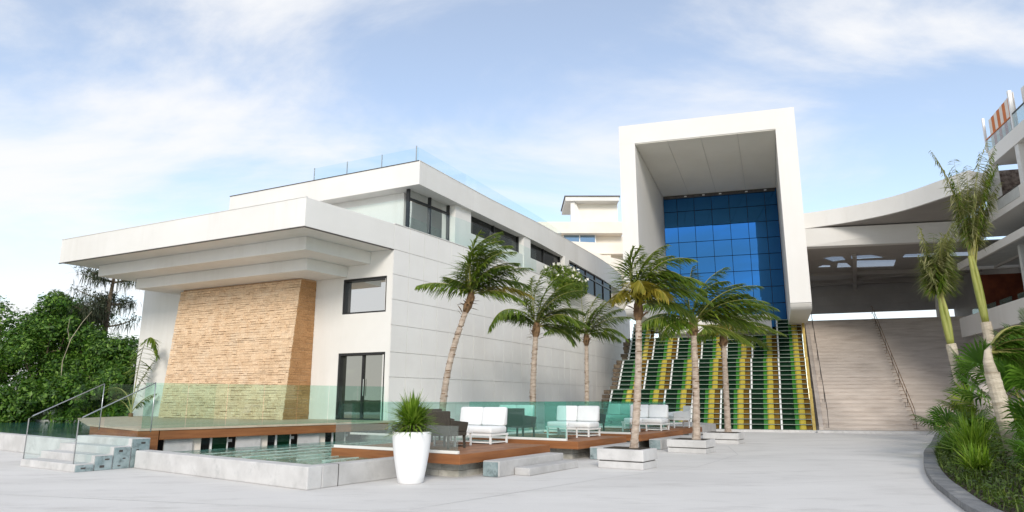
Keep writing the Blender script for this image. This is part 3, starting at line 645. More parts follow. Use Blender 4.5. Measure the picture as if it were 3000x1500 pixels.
# upper storey
UP = [(2.25, 5.25, 'w'), (5.25, 6.6, 'p'), (6.6, 12.1, 'w'), (12.1, 12.95, 'p'), (12.95, 18.0, 'w'), (18.0, 18.7, 'p'), (18.7, 29.5, 'w')]
for a0_, a1_, k in UP:
    if k == 'p':
        MB().hexa([wpt(a0_, .95, 7.2), wpt(a1_, .95, 7.2), wpt(a1_, 1.8, 7.2), wpt(a0_, 1.8, 7.2), wpt(a0_, .95, 10.195), wpt(a1_, .95, 10.195), wpt(a1_, 1.8, 10.195), wpt(a0_, 1.8, 10.195)]).build('pier', M['white'], bld)
    else:
        full = a0_ < 3 or a0_ > 18; zb_ = 7.2 if full else 9.2; n_ = max(2, round((a1_ - a0_) / (1.4 if a0_ < 3 else 2.4))); fr_ = MB()
        for i in range(n_ + 1):
            aa = lerp(a0_ + .05, a1_ - .05, i / n_)
            fr_.hexa([wpt(aa-.045, 1.25, zb_), wpt(aa+.045, 1.25, zb_), wpt(aa+.045, 1.4, zb_), wpt(aa-.045, 1.4, zb_), wpt(aa-.045, 1.25, 10.19), wpt(aa+.045, 1.25, 10.19), wpt(aa+.045, 1.4, 10.19), wpt(aa-.045, 1.4, 10.19)])
            if i < n_:
                bb = lerp(a0_ + .05, a1_ - .05, (i+1) / n_)
                for zz in ((7.2, 9.75) if full else (9.2,)): fr_.hexa([wpt(aa+.046, 1.26, zz), wpt(bb-.046, 1.26, zz), wpt(bb-.046, 1.39, zz), wpt(aa+.046, 1.39, zz), wpt(aa+.046, 1.26, zz+.09), wpt(bb-.046, 1.26, zz+.09), wpt(bb-.046, 1.39, zz+.09), wpt(aa+.046, 1.39, zz+.09)])
        if not full:
            ap = MB(); k_ = 6
            for i in range(k_):
                x0_, x1_ = lerp(a0_, a1_, i/k_), lerp(a0_, a1_, (i+1)/k_)
                ap.hexa([wpt(x0_, 1.0, 7.2), wpt(x1_, 1.0, 7.2), wpt(x1_, 1.24, 7.2), wpt(x0_, 1.24, 7.2), wpt(x0_, 1.0, 9.19), wpt(x1_, 1.0, 9.19), wpt(x1_, 1.24, 9.19), wpt(x0_, 1.24, 9.19)])
            ap.build('apron_wall', M['white'], bld)
        wobj = fr_.build('window_frame', M['frame'], bld)
        for i in range(n_):
            aa = lerp(a0_ + .05, a1_ - .05, i / n_) + .046; bb = lerp(a0_ + .05, a1_ - .05, (i+1) / n_) - .046
            MB().hexa([wpt(aa, 1.32, zb_+.05), wpt(bb, 1.32, zb_+.05), wpt(bb, 1.34, zb_+.05), wpt(aa, 1.34, zb_+.05), wpt(aa, 1.32, 10.19), wpt(bb, 1.32, 10.19), wpt(bb, 1.34, 10.19), wpt(aa, 1.34, 10.19)]).build('pane', M['mirrorwin' if a0_ < 3 else 'darkwin'], wobj)
qbox(MB(), 2.7, 2.9, 1.9, 11.2, 7.2, 10.195).build('upper_wall', M['white'], bld)
MB().prism([wpt(a, .42) for a in st] + [L(29.5, 9), Q(.1, 13), Q(.1, .5)], 7.05, 7.2).build('balcony_floor', M['concrete'], bld)
RT = smooth_tab([(1.96, .59), (5.95, 1.08), (13.8, 2.02), (18.6, 2.85), (26, 4.15), (33.4, 5.75)], .6)
rp = [L(a, b) for a, b in RT]
roofpoly = rp + [L(33.4, 15), Q(10, 13), Q(2.03, 11.72)]
def rtop(p): return 11.2 + .47*max(0, min(1, ((p - C).dot(U) - 8)/20))
rm = MB().prism(roofpoly, 10.2, 11.2)
for q_ in rm.v:
    if q_.z > 11: q_.z = rtop(q_)
rf = rm.build('roof_slab', M['white'], bld)
cp_ = MB().prism([L(a, b - .015) for a, b in RT] + [L(33.3, 6.1)] + [L(a, b + .3) for a, b in reversed(RT)], 11.202, 11.225)
for q_ in cp_.v: q_.z += rtop(q_) - 11.2
cp_.build('roof_coping', M['white'], rf)
MB().hexa([Q(2.0, .62, 11.202), Q(2.0, 11.72, 11.202), Q(2.35, 11.72, 11.202), Q(2.35, .62, 11.202), Q(2.0, .62, 11.23), Q(2.0, 11.72, 11.23), Q(2.35, 11.72, 11.23), Q(2.35, .62, 11.23)]).build('roof_coping', M['dkedge'], rf)
MB().prism([L(6, 3.2), L(29, 6), L(29, 13), Q(6, 10)], .4, 10.19).build('core', M['darkwall'], bld)  # unseen dark volume added inside the building to block light
balustrade('glass balustrade on the balcony corner of the white building', [Q(1.2, 5.2), Q(1.2, .72), wpt(5.2, .35), wpt(9, .35), wpt(12.4, .35)], 8.035, 1.33, 1.9, 'glassclear', shoe=False, post=None)
balustrade('roof-edge glass balustrade with thin posts, front of the white building', [Q(2.25, 6.6), Q(2.25, .85)], 11.235, .66, 1.95, 'glassclear', shoe=False, post='steel')
balustrade('roof-edge glass balustrade with thin posts, along the curved side of the white building', [L(a, b + .2) for a, b in RT[::3]][:10], 11.23, .66, 1.9, 'glassclear', shoe=False, post='steel')

# cream terrace building behind
t = thing('cream_building', 'cream terraced building with a roof pavilion rising behind the white roof', 'building', (7, 62, 0))
def kb(name, x0, x1, y0, y1, z0, z1, mat, par=None): return MB().box((x0, y0, z0), (x1-x0, 0, 0), (0, y1-y0, 0), (0, 0, z1-z0)).build(name, M[mat], par or t)
kb('body', -2, 11, 63, 74, 0, 16.85, 'cream')
kb('slab', -2, 10.5, 61.8, 74, 16.855, 17.95, 'cream')
MB().hexa([(6.2, 62.0, 14.9), (11, 62.0, 14.9), (11, 62.99, 14.9), (6.2, 62.99, 14.9), (3.2, 62.0, 16.2), (11, 62.0, 15.85), (11, 62.99, 15.85), (3.2, 62.99, 16.2)]).build('parapet', M['cream'], t)
wo = kb('window', 4.9, 7.95, 62.7, 63.0, 15.6, 16.85, 'bluewin')
for x in (4.85, 6.4, 7.9): kb('mullion', x, x+.09, 62.6, 62.698, 15.6, 16.85, 'whitemetal', wo)
kb('pier', 8.6, 9.3, 62.2, 62.99, 8, 14.89, 'cream')
MB().hexa([(7.1, 60.8, 13.4), (10.2, 60.0, 11.6), (10.2, 62.9, 11.6), (7.1, 62.9, 13.4), (7.1, 60.8, 14.88), (10.2, 60.0, 13.8), (10.2, 62.9, 13.8), (7.1, 62.9, 14.88)]).build('balcony', M['cream'], t)
pv = kb('pavilion_roof', 5.1, 10.2, 61.9, 67, 20.05, 20.45, 'white')
kb('roof_edge', 5.0, 10.3, 61.8, 67.1, 20.453, 20.54, 'dkedge', pv)
kb('column', 5.6, 6.0, 62.2, 62.6, 17.955, 20.045, 'white')
kb('screen', 6.1, 10.2, 63.0, 63.2, 17.955, 20.045, 'soffit')
MB().hexa([(6.02, 62.4, 17.955), (6.9, 62.4, 17.955), (6.9, 62.5, 17.955), (6.02, 62.5, 17.955), (6.02, 62.4, 20.04), (6.1, 62.4, 20.04), (6.1, 62.5, 20.04), (6.02, 62.5, 20.04)]).build('curtain', M['white'], t)

# ================================================================== GLASS-FRONTED TOWER
def TS(x, y, z=0): return S(x + .08*y, y, z)
def tbox(mb, x0, x1, y0, y1, z0, z1, mi=0, fn=None):
    fn = fn or TS
    return mb.hexa([fn(x0, y0, z0), fn(x1, y0, z0), fn(x1, y1, z0), fn(x0, y1, z0), fn(x0, y0, z1), fn(x1, y0, z1), fn(x1, y1, z1), fn(x0, y1, z1)], mi)
tw = thing('portal_tower', 'tall pale portal tower framing a blue glass wall above the coloured cascade', 'tower', S(-4, 5))
def leg(x0, x1):     # side wall with a rounded lower edge, swept along the depth
    prof = [(0, 6.35)] + [(0.55 - .55*math.cos(R(q)), 6.55 - .55*math.sin(R(q))) for q in (15, 30, 45, 60, 75, 90)] + [(14, 6.0), (14, 15.748), (0, 15.748)]
    m_ = MB(); n_ = len(prof)
    m_.v += [TS(x0, y, z) for y, z in prof] + [TS(x1, y, z) for y, z in prof]
    m_.f.append(tuple(range(n_))); m_.m.append(0); m_.f.append(tuple(reversed(range(n_, 2*n_)))); m_.m.append(0)
    for i in range(n_):
        j = (i+1) % n_; m_.f.append((i, n_+i, n_+j, j)); m_.m.append(0)
    return m_
leg(-8.75, -7.87).build('side_wall', M['tower'], tw); leg(-.41, .60).build('side_wall', M['tower'], tw)
tbox(MB(), -8.75, .60, 0, 14, 15.75, 16.87).build('top_slab', M['tower'], tw)
so = MB().hexa([TS(-7.86, .05, 15.73), TS(-.42, .05, 15.73), TS(-.42, 9.99, 15.47), TS(-7.86, 9.99, 15.47), TS(-7.86, .05, 15.745), TS(-.42, .05, 15.745), TS(-.42, 9.99, 15.745), TS(-7.86, 9.99, 15.745)]).build('soffit', M['joint'], tw)
xs = [-7.86, -6.08, -4.28, -2.35, -.42]
for x0, x1 in zip(xs, xs[1:]):
    MB().hexa([TS(x0+.012, .04, 15.70), TS(x1-.012, .04, 15.70), TS(x1-.012, 9.95, 15.44), TS(x0+.012, 9.95, 15.44), TS(x0+.012, .04, 15.728), TS(x1-.012, .04, 15.728), TS(x1-.012, 9.95, 15.468), TS(x0+.012, 9.95, 15.468)]).build('soffit_panel', M['soffit'], so)
cw = tbox(MB(), -7.87, -.41, 10.25, 10.5, 4.6, 15.7).build('curtain_wall', M['dkedge'], tw)
cx = [-7.86, -6.95, -5.80, -4.65, -3.5, -2.35, -1.2, -.42]; cz = [15.42, 14.3, 13.2, 12.1, 11.0, 9.9, 8.8, 7.7, 6.6, 5.5]
for x0, x1 in zip(cx, cx[1:]):
    for z1, z0 in zip(cz, cz[1:]):
        j = [random.uniform(-.0015, .0015) for _ in range(4)]
        MB().hexa([TS(x0+.016, 10.1+j[0], z0+.02), TS(x1-.016, 10.1+j[1], z0+.02), TS(x1-.016, 10.2, z0+.02), TS(x0+.016, 10.2, z0+.02), TS(x0+.016, 10.1+j[2], z1-.02), TS(x1-.016, 10.1+j[3], z1-.02), TS(x1-.016, 10.2, z1-.02), TS(x0+.016, 10.2, z1-.02)]).build('pane', M['bluewall'], cw)
tbox(MB(), -7.8, -.5, 9.96, 10.08, 15.24, 15.42).build('head_strip', M['dkedge'], cw)
for x in (-6.4, -5.2, -4.1, -2.4, -1.2): tbox(MB(), x, x + .16, 9.93, 9.958, 15.29, 15.36).build('spotlight', M['whitemetal'], cw)
tbox(MB(), -7.5, -.75, 7.9, 8.5, 5.66, 6.75, fn=S).build('sill_band', M['tower'], tw)
tbox(MB(), -8.6, -7.55, 7.9, 9.0, 5.8, 7.7, fn=S).build('side_block', M['white'], tw)

# ================================================================== COLOURED GLASS CASCADE
cas = thing('glass_cascade', 'stepped cascade of green and yellow glass panes with white mullions below the tower', 'glass facade', S(-5, 0))
def LSk(x, y, z=0): return S(x + .105*y, y, z)
tiers = [(0.0, .10, 1.75, 2.10, 8), (3.1, 2.12, 4.65, 3.86, 7), (5.9, 3.88, 7.2, 5.36, 6)]
BW = 1.45; X0 = -10.05
def strip(mb, x0, x1, r0, z0, r1, z1, lo=.07, th=.025):
    """shingle-like pane: its lower edge stands proud"""
    return mb.hexa([LSk(x0, r0-lo, z0), LSk(x1, r0-lo, z0), LSk(x1, r0-lo+th, z0), LSk(x0, r0-lo+th, z0), LSk(x0, r1, z1), LSk(x1, r1, z1), LSk(x1, r1+th, z1), LSk(x0, r1+th, z1)])
for ti, (ra, za, rb, zb, nr) in enumerate(tiers):
    dr, dz = (rb - ra) / nr, (zb - za) / nr
    for k in range(7):
        x0 = X0 + k*BW
        ext = 4 if ti == 2 and k in (0, 6) else 0
        n_ = nr + ext
        strip(MB(), x0 + .03, x0 + .115, ra - .06, za, ra + dr*n_ - .06, za + dz*n_, .04, .2).build('mullion', M['whitemetal'], cas)
        strip(MB(), x0 + .70, x0 + .885, ra - .03, za, ra + dr*n_ - .03, za + dz*n_, .05, .1).build('green_fin', M['greenfin'], cas)
        am = MB()
        for r_ in range(n_):
            y0, z0, y1, z1 = ra + dr*r_, za + dz*r_, ra + dr*(r_+1), za + dz*(r_+1)
            strip(MB(), x0 + .12, x0 + .695, y0, z0 + .03, y1, z1).build('pane', M['greenpane'], cas)
            c_ = [(.885, 0), (.95, .09), (1.12, .11), (1.19, .03)]
            yb = MB(); 
            yb.v += [LSk(x0 + xx, y0 - .07 - oo, z0 + .03) for xx, oo in c_] + [LSk(x0 + xx, y1 - oo*.8, z1) for xx, oo in c_]
            for i in range(3): yb.f.append((i, i+1, i+5, i+4)); yb.m.append(0)
            yb.f.append((3, 2, 1, 0)); yb.m.append(0); yb.f.append((4, 5, 6, 7)); yb.m.append(0)
            yb.build('yellow_pane', M['yellow'], cas)
            strip(am, x0 + 1.195, x0 + BW - .005, y0, z0 + .03, y1, z1)
        am.build('amber_panes', M['amber'], cas)['kind'] = 'stuff'
    for r_ in range(nr + 1):
        y0, z0 = ra + dr*r_, za + dz*r_
        tbox(MB(), X0, .12, y0 - .17, y0 - .06, z0 - .004, z0 + .018, fn=LSk).build('rail', M['rail'], cas)
    if ti == 2:
        for r_ in range(nr + 1, nr + 5):
            for k in (0, 6): tbox(MB(), X0 + k*BW, X0 + k*BW + BW, ra + dr*r_ - .15, ra + dr*r_ - .07, za + dz*r_ - .008, za + dz*r_ + .022, fn=LSk).build('rail', M['rail'], cas)
    nxt = tiers[ti+1][0] if ti < 2 else 12
    MB().hexa([LSk(X0, ra + .3, 0), LSk(.1, ra + .3, 0), LSk(.1, nxt + .4, 0), LSk(X0, nxt + .4, 0), LSk(X0, rb + .3, zb - .02), LSk(.1, rb + .3, zb - .02), LSk(.1, nxt + .4, zb - .02), LSk(X0, nxt + .4, zb - .02)]).build('core', M['darkwall'], cas)
    e_ = MB()
    for r_ in range(nr):
        y0, z0 = ra + dr*r_, za + dz*r_
        for q_ in range(2):
            w_ = random.uniform(.25, .42); e_.box(LSk(X0 - .02, y0 - .1 + q_*.2, z0), -SR*w_, SW*.22, Z*(dz*random.uniform(.75, .95)))
    e_.build('dark_stone_edge', M['bark'], cas)['kind'] = 'stuff'
    strip(MB(), .125, .27, ra - .05, za, rb - .05, zb + (1.2 if ti == 2 else .02), .03, .12).build('gold_edge', M['gold'], cas)
tbox(MB(), -7.6, -.8, 7.6, 8.3, 5.2, 5.655, fn=S).build('dark_recess', M['dkedge'], cas)
tbox(MB(), -10.3, .32, -.45, -.2, 0, .11, fn=S).build('plinth', M['palecon'], cas)

# ================================================================== STAIRCASE
stc = thing('grand_staircase', 'wide beige stone staircase rising beside the tower to a covered terrace', 'staircase', S(5, 0))
NS, RI, RU_ = 34, .2, .40
for i in range(NS):
    tbox(MB(), .62, 10.4 + .02*i, i*RU_, (i+1)*RU_ + .03, i*RI - .06 if i else 0, (i+1)*RI, fn=LSk).build('step', M['stair'], stc, bevel=.012)
    tbox(MB(), .63, 10.39 + .02*i, i*RU_ - .022, i*RU_ + .001, (i+1)*RI - .045, (i+1)*RI - .004, fn=LSk).build('nosing', M['stair'], stc)
MB().hexa([LSk(.64, .5, -.02), LSk(10.3, .5, -.02), LSk(10.3, 14, -.02), LSk(.64, 14, -.02), LSk(.64, .52, .03), LSk(10.3, .52, .03), LSk(10.3, 14, 6.68), LSk(.64, 14, 6.68)]).build('core', M['stair'], stc)
tbox(MB(), .5, 13.5, 13.64, 24, 6.3, 6.79, fn=LSk).build('landing', M['stair'], stc)
MB().hexa([LSk(.29, .0, 0), LSk(.40, 0, 0), LSk(.40, 13.6, 0), LSk(.29, 13.6, 0), LSk(.29, 0, .3), LSk(.40, 0, .3), LSk(.40, 13.6, 7.1), LSk(.29, 13.6, 7.1)]).build('dark_string', M['dkedge'], stc)
MB().hexa([LSk(.41, .0, 0), LSk(.615, 0, 0), LSk(.615, 13.6, 0), LSk(.41, 13.6, 0), LSk(.41, 0, .26), LSk(.615, 0, .26), LSk(.615, 13.6, 7.06), LSk(.41, 13.6, 7.06)]).build('cheek', M['stair'], stc)
tbox(MB(), .3, 11.0, -.75, -.01, .0, .12, fn=LSk).build('bottom_kerb', M['palecon'], stc, bevel=.01)
t = thing('stair_handrail', 'brown metal handrail running up the middle of the stone staircase', 'handrail', LSk(4.65, 0), 'staircase handrails')
def rail(t, x):
    for i in range(0, NS, 5):
        p = LSk(x, (i+.5)*RU_, (i+1)*RI); MB().tube([p, p + Z*.9], .014, 6).build('post', M['dkedge'], t)
    for h in (.45, .9): MB().tube([LSk(x, .2, .2 + h), LSk(x, (NS-.5)*RU_, NS*RI + h), LSk(x, (NS+1)*RU_, NS*RI + h)], .017, 6).build('rail', M['husk'], t)
    for i in range(NS): tbox(MB(), x - .10, x + .10, i*RU_ + .006, (i+1)*RU_ - .002, (i+1)*RI + .002, (i+1)*RI + .02, fn=LSk).build('strip', M['husk'], t)
rail(t, 4.65)
t = thing('stair_handrail', 'thin dark handrail along the left edge of the stone staircase', 'handrail', LSk(.85, 0), 'staircase handrails')
for i in range(0, NS, 6):
    p = LSk(.85, (i+.5)*RU_, (i+1)*RI); MB().tube([p, p + Z*.85], .015, 6).build('post', M['dkedge'], t)
MB().tube([LSk(.85, .2, 1.05), LSk(.85, (NS-.5)*RU_, NS*RI + .85)], .018, 6).build('rail', M['dkedge'], t)
o = tbox(MB(), 8.6, 8.95, 14.2, 14.5, 6.8, 8.35, fn=LSk).build('white_post', M['white']); tag(o, 'short white post at the head of the staircase', 'post')

# ================================================================== BRIDGE ROOF BETWEEN TOWER AND RIGHT WING
br = thing('bridge_roof', 'white beam and curved canopy joining the tower to the right wing, with skylights', 'roof', S(5, 5, 10))
MB().hexa([S(.95, 4.3, 10.1), S(9.6, 5.1, 10.1), S(9.6, 5.7, 10.1), S(.95, 5.1, 10.1), S(.95, 4.05, 11.1), S(9.6, 4.6, 11.1), S(9.6, 5.6, 11.1), S(.95, 5.0, 11.1)]).build('beam', M['white'], br, bevel=.01)
cv = smooth_tab([(.95, 4.45), (2.0, 4.15), (3.4, 3.55), (4.64, 2.75), (5.74, 1.7), (6.6, .3), (7.3, -1.0), (7.7, -1.55)], .25)
MB().prism([S(x, y) for x, y in cv] + [S(9.17, -.3), S(9.17, 7), S(.95, 5.6)], 11.2, 12.1).build('curved_canopy', M['white'], br)
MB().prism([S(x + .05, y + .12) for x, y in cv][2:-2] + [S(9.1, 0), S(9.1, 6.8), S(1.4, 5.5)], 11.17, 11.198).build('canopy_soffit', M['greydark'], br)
bm = bmesh.new()
holes = [[(2.52, 8.1), (3.3, 9.5), (4.0, 9.1), (3.6, 7.85), (3.0, 7.7)], [(2.6, 11.3), (3.45, 11.4), (3.3, 10.6), (2.85, 10.45)], [(3.68, 10.0), (4.2, 10.1), (4.8, 11.8), (3.9, 11.8)],
         [(4.05, 7.8), (5.2, 7.8), (6.2, 9.0), (4.35, 9.1)], [(4.5, 9.4), (7.0, 9.9), (7.4, 12.3), (5.0, 12.1)], [(7.1, 8.2), (8.9, 8.3), (8.9, 9.5), (7.2, 9.3)], [(9.6, 8.4), (11.4, 8.6), (11.2, 9.9), (9.8, 9.7)]]
o0 = S(5, 5, 10)
for lp in [[(.7, 5.0), (14, 5.6), (14, 23), (.7, 21)]] + holes:
    vsl = [bm.verts.new(S(x, y, 10.12) - o0) for x, y in lp]
    for i in range(len(vsl)): bm.edges.new((vsl[i], vsl[(i+1) % len(vsl)]))
bmesh.ops.triangle_fill(bm, use_beauty=True, use_dissolve=False, edges=bm.edges[:])
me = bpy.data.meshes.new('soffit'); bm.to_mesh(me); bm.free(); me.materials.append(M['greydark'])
o = bpy.data.objects.new('soffit', me); COL.objects.link(o); o.parent = br; ORI[o.name] = tuple(o0)
sd = o.modifiers.new('solid', 'SOLIDIFY'); sd.thickness = .05; sd.offset = 0
for h in holes:
    cx_ = sum(p[0] for p in h) / len(h); cy_ = sum(p[1] for p in h) / len(h)
    MB().prism([S(cx_ + (x-cx_)*1.06, cy_ + (y-cy_)*1.06) for x, y in h], 10.16, 10.19).build('skylight', M['frosted'], br)
for a_, b_ in (((4.15, 7.2), (6.4, 20)), ((2.2, 18.5), (6.2, 16.2)), ((1.4, 13.2), (13, 14.0)), ((1.4, 16.8), (13, 17.6)), ((6.2, 16.2), (12.5, 12.0)), ((1.6, 16), (3.2, 20))):
    p, q_ = S(*a_, 9.9), S(*b_, 9.75); d = (q_ - p).normalized(); n_ = d.cross(Z)*.12
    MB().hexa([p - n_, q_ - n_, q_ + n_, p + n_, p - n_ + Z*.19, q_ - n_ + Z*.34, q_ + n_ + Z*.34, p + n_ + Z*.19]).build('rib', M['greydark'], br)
bk = MB(); pr = [(20.6, 8.05), (20.2, 8.6), (19.9, 9.3), (19.8, 10.08), (21.5, 10.08), (21.5, 8.3)]; n_ = len(pr)
bk.v += [S(1.2, y, z + .0) for y, z in pr] + [S(13.8, y - .6, z) for y, z in pr]
bk.f += [tuple(range(n_)), tuple(reversed(range(n_, 2*n_)))] + [(i, n_+i, n_+(i+1) % n_, (i+1) % n_) for i in range(n_)]; bk.m += [0]*(n_+2)
bk.build('bulkhead', M['grey'], br)
tbox(MB(), 12.9, 13.3, 8.5, 20.2, 6.8, 10.09, fn=S).build('end_wall', M['grey'], br)

# ================================================================== RIGHT WING
wg = thing('hotel_wing', 'white balconied hotel wing at the right edge, seen from below', 'building', S(12, -2))
X = 9.2
tbox(MB(), X, 17, -8, 4.55, 10.1, 10.92, fn=S).build('floor_slab', M['white'], wg, bevel=.015)
tbox(MB(), X, 17, -8, .15, 12.72, 13.46, fn=S).build('floor_slab', M['white'], wg, bevel=.015)
tbox(MB(), X + .02, X + .3, .02, 1.2, 10.925, 12.715, fn=S).build('end_wall', M['white'], wg)
tbox(MB(), X + 2.2, X + 2.4, -8, 1.2, 10.925, 12.715, fn=S).build('room_wall', M['rooms'], wg)
tbox(MB(), X + .31, X + 2.19, 1.0, 1.2, 10.925, 12.715, fn=S).build('room_end_wall', M['rooms'], wg)
tbox(MB(), X + .06, X + .3, -3.0, -2.62, 10.925, 12.715, fn=S).build('curtain', M['white'], wg)
for y in (-2.7, -2.82, -2.94): tbox(MB(), X + .035, X + .058, y - .03, y + .03, 10.93, 12.71, fn=S).build('curtain_fold', M['whitemetal'], wg)
for y in (-6,): tbox(MB(), X + .06, X + .3, y - .38, y, 10.925, 12.715, fn=S).build('pier', M['white'], wg)
tbox(MB(), X - .02, X - .003, -2.5, -.1, 10.42, 10.88, fn=S).build('sill_panel', M['slat'], wg)
tbox(MB(), X - .025, X + .03, -2.5, -.1, 10.925, 10.965, fn=S).build('sill_rail', M['dkedge'], wg)
tbox(MB(), X + .5, X + .7, -8, -2.98, 13.465, 15.3, fn=S).build('upper_wall', M['white'], wg)
tbox(MB(), X + .0, X + .14, -2.96, -2.82, 13.465, 15.28, fn=S).build('post', M['whitemetal'], wg)
tbox(MB(), X + .0, X + .10, .22, .32, 13.465, 15.25, fn=S).build('post', M['whitemetal'], wg)
tbox(MB(), X + .02, X + .04, -2.8, .15, 13.465, 14.05, fn=S).build('rail_glass', M['glassmist'], wg)
tbox(MB(), X + .0, X + .06, -2.8, .15, 14.052, 14.10, fn=S).build('rail_cap', M['awnorange'], wg)
tbox(MB(), X + .02, X + .04, -8, -3.0, 13.465, 14.1, fn=S).build('rail_glass', M['glassmist'], wg)
tbox(MB(), X + .0, X + .06, -8, -3.0, 14.102, 14.15, fn=S).build('rail_cap', M['dkedge'], wg)
aw = thing('striped_awning', 'orange and white striped awning screen on the upper balcony at the right', 'awning', S(X + .3, -1, 13.5))
for i in range(9):
    y0 = .18 - i*.33
    tbox(MB(), X + .25, X + .28, y0 - .328, y0, 13.47, 15.1 + .02*i, fn=S).build('stripe', M['awnwhite' if i % 2 == 0 else 'awnorange'], aw)
# restaurant under the pergola
tbox(MB(), X, X + .32, -12, 7.3, 4.97, 6.05, fn=S).build('parapet', M['white'], wg, bevel=.02)
tbox(MB(), X + .33, 17, -12, 8.0, 4.7, 5.05, fn=S).build('terrace_floor', M['grey'], wg)
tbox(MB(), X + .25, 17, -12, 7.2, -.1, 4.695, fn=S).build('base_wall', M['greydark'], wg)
tbox(MB(), 13.2, 13.5, -12, 8.4, 5.055, 10.09, fn=S).build('dark_wall', M['darkwall'], wg)
tbox(MB(), 10.6, 13.19, 7.9, 8.1, 5.055, 8.6, fn=S).build('red_panel', M['redcurtain'], wg)
for y in (4.6, 1.0, -3.0): tbox(MB(), 13.1, 13.19, y, y + 1.8, 5.06, 8.6, fn=S).build('red_panel', M['redcurtain'], wg)
for y in (5.5, 3.6, 1.6, -.6): tbox(MB(), X + .6, X + .62, y, y + 1.5, 5.06, 6.5, fn=S).build('wind_screen', M['glassteal'], wg)
tbox(MB(), X + .5, X + .72, -.4, -.15, 6.05, 8.64, fn=S).build('pillar', M['slat'], wg)
pg = thing('pergola', 'white slatted pergola over the restaurant terrace at the right', 'pergola', S(11, 0, 8.6))
tbox(MB(), X - .02, X + .12, -12, 6.4, 8.66, 9.05, fn=S).build('fascia', M['white'], pg, bevel=.01)
tbox(MB(), X + .125, 13.1, 6.25, 6.4, 8.66, 9.05, fn=S).build('fascia', M['white'], pg, bevel=.01)
y = 6.15
while y > -9:
    tbox(MB(), X + .125, 13.1, y - .29, y, 8.80, 8.84, fn=S).build('slat', M['slat'], pg); y -= .36
for x in (10.9, 12.6): tbox(MB(), x, x + .1, -12, 6.24, 8.67, 8.795, fn=S).build('rafter', M['grey'], pg)

# ================================================================== PLANTING BED AT THE RIGHT
KP = [(20.5, 33.2), (17.0, 28.2), (14.5, 24.2), (12.18, 20.77), (10.6, 18.1), (9.31, 15.95), (7.98, 13.47), (7.12, 11.59), (6.53, 10.3), (5.95, 8.6), (5.5, 6.6), (5.2, 4.0)]
def resample(pts, step):
    pts = [Vector((p[0], p[1], 0)) for p in pts]
    for _ in range(2):
        q = [pts[0]]
        for a, b in zip(pts, pts[1:]): q += [a.lerp(b, .25), a.lerp(b, .75)]
        pts = q + [pts[-1]]
    out = [pts[0]]; acc = 0
    for a, b in zip(pts, pts[1:]):
        ln = (b - a).length; d = (b - a) / max(ln, 1e-6); t_ = step - acc
        while t_ <= ln: out.append(a + d*t_); t_ += step
        acc = ln - (t_ - step)
    return out
KS = resample(KP, .62)
def knorm(i):
    d = (KS[min(i+1, len(KS)-1)] - KS[max(i-1, 0)]).normalized(); n_ = Vector((-d.y, d.x, 0)); return n_ if n_.x > 0 else -n_
def bed_h(d): return .09 + min(1.3, max(0, d - .25)*.10)
gm = MB(); ds = [.26, .6, 1.2, 2, 3, 4.5, 6.5, 9, 13, 20]
for i, p in enumerate(KS):
    for d in ds: gm.v.append(p + knorm(i)*d + Z*(bed_h(d) + .05*noise.noise(p + Vector((d, 0, 0)))))
for i in range(len(KS)-1):
    for j in range(len(ds)-1):
        k = i*len(ds) + j; gm.f.append((k, k+1, k+len(ds)+1, k+len(ds))); gm.m.append(0)
struct(gm.build('planting_bed', M['soil'], smooth=True))
t = thing('stone_kerb', 'curved grey stone kerb round the planting bed at the right', 'kerb', KS[20])
for i in range(len(KS)-1):
    a, b = KS[i], KS[i+1]; na, nb = knorm(i), knorm(i+1); d = (b-a).normalized()*.005
    h = .115 + random.uniform(-.004, .004)
    MB().hexa([a+d, a+d+na*.30, b-d+nb*.30, b-d, a+d+Z*h, a+d+na*.30+Z*h, b-d+nb*.30+Z*h, b-d+Z*h]).build('kerb_stone', M['kerb'], t, bevel=.012)

def blade(mb, p, d, ln, wd, droop=.4, mi=0, seg=3):
    d = d.normalized(); side = d.cross(Z); side = side.normalized() if side.length > .05 else Vector((1, 0, 0))
    side = (side + Vector((random.uniform(-.3, .3), random.uniform(-.3, .3), random.uniform(-.3, .3)))).normalized()
    pts = []; q = p.copy(); dd = d.copy()
    for i in range(seg + 1):
        pts.append(q.copy()); q = q + dd*(ln/seg); dd = (dd - Z*droop/seg).normalized()
    mb.ribbon(pts, side, [wd*.5*w_ for w_ in ((.55, 1, .7, .02) if seg == 3 else (.6, 1, .02))], mi)
def leafq(mb, p, n_, sz, asp=.5, mi=0):
    n_ = n_.normalized(); a = n_.orthogonal().normalized(); a = Matrix.Rotation(random.uniform(0, 6.28), 3, n_) @ a; b = n_.cross(a)
    mb.poly([p - a*sz*.5, p + b*sz*asp*.5, p + a*sz*.5 + n_*sz*.08, p - b*sz*asp*.5], mi)
def rv(): 
    while True:
        v = Vector((random.uniform(-1, 1), random.uniform(-1, 1), random.uniform(-1, 1)))
        if .01 < v.length < 1: return v

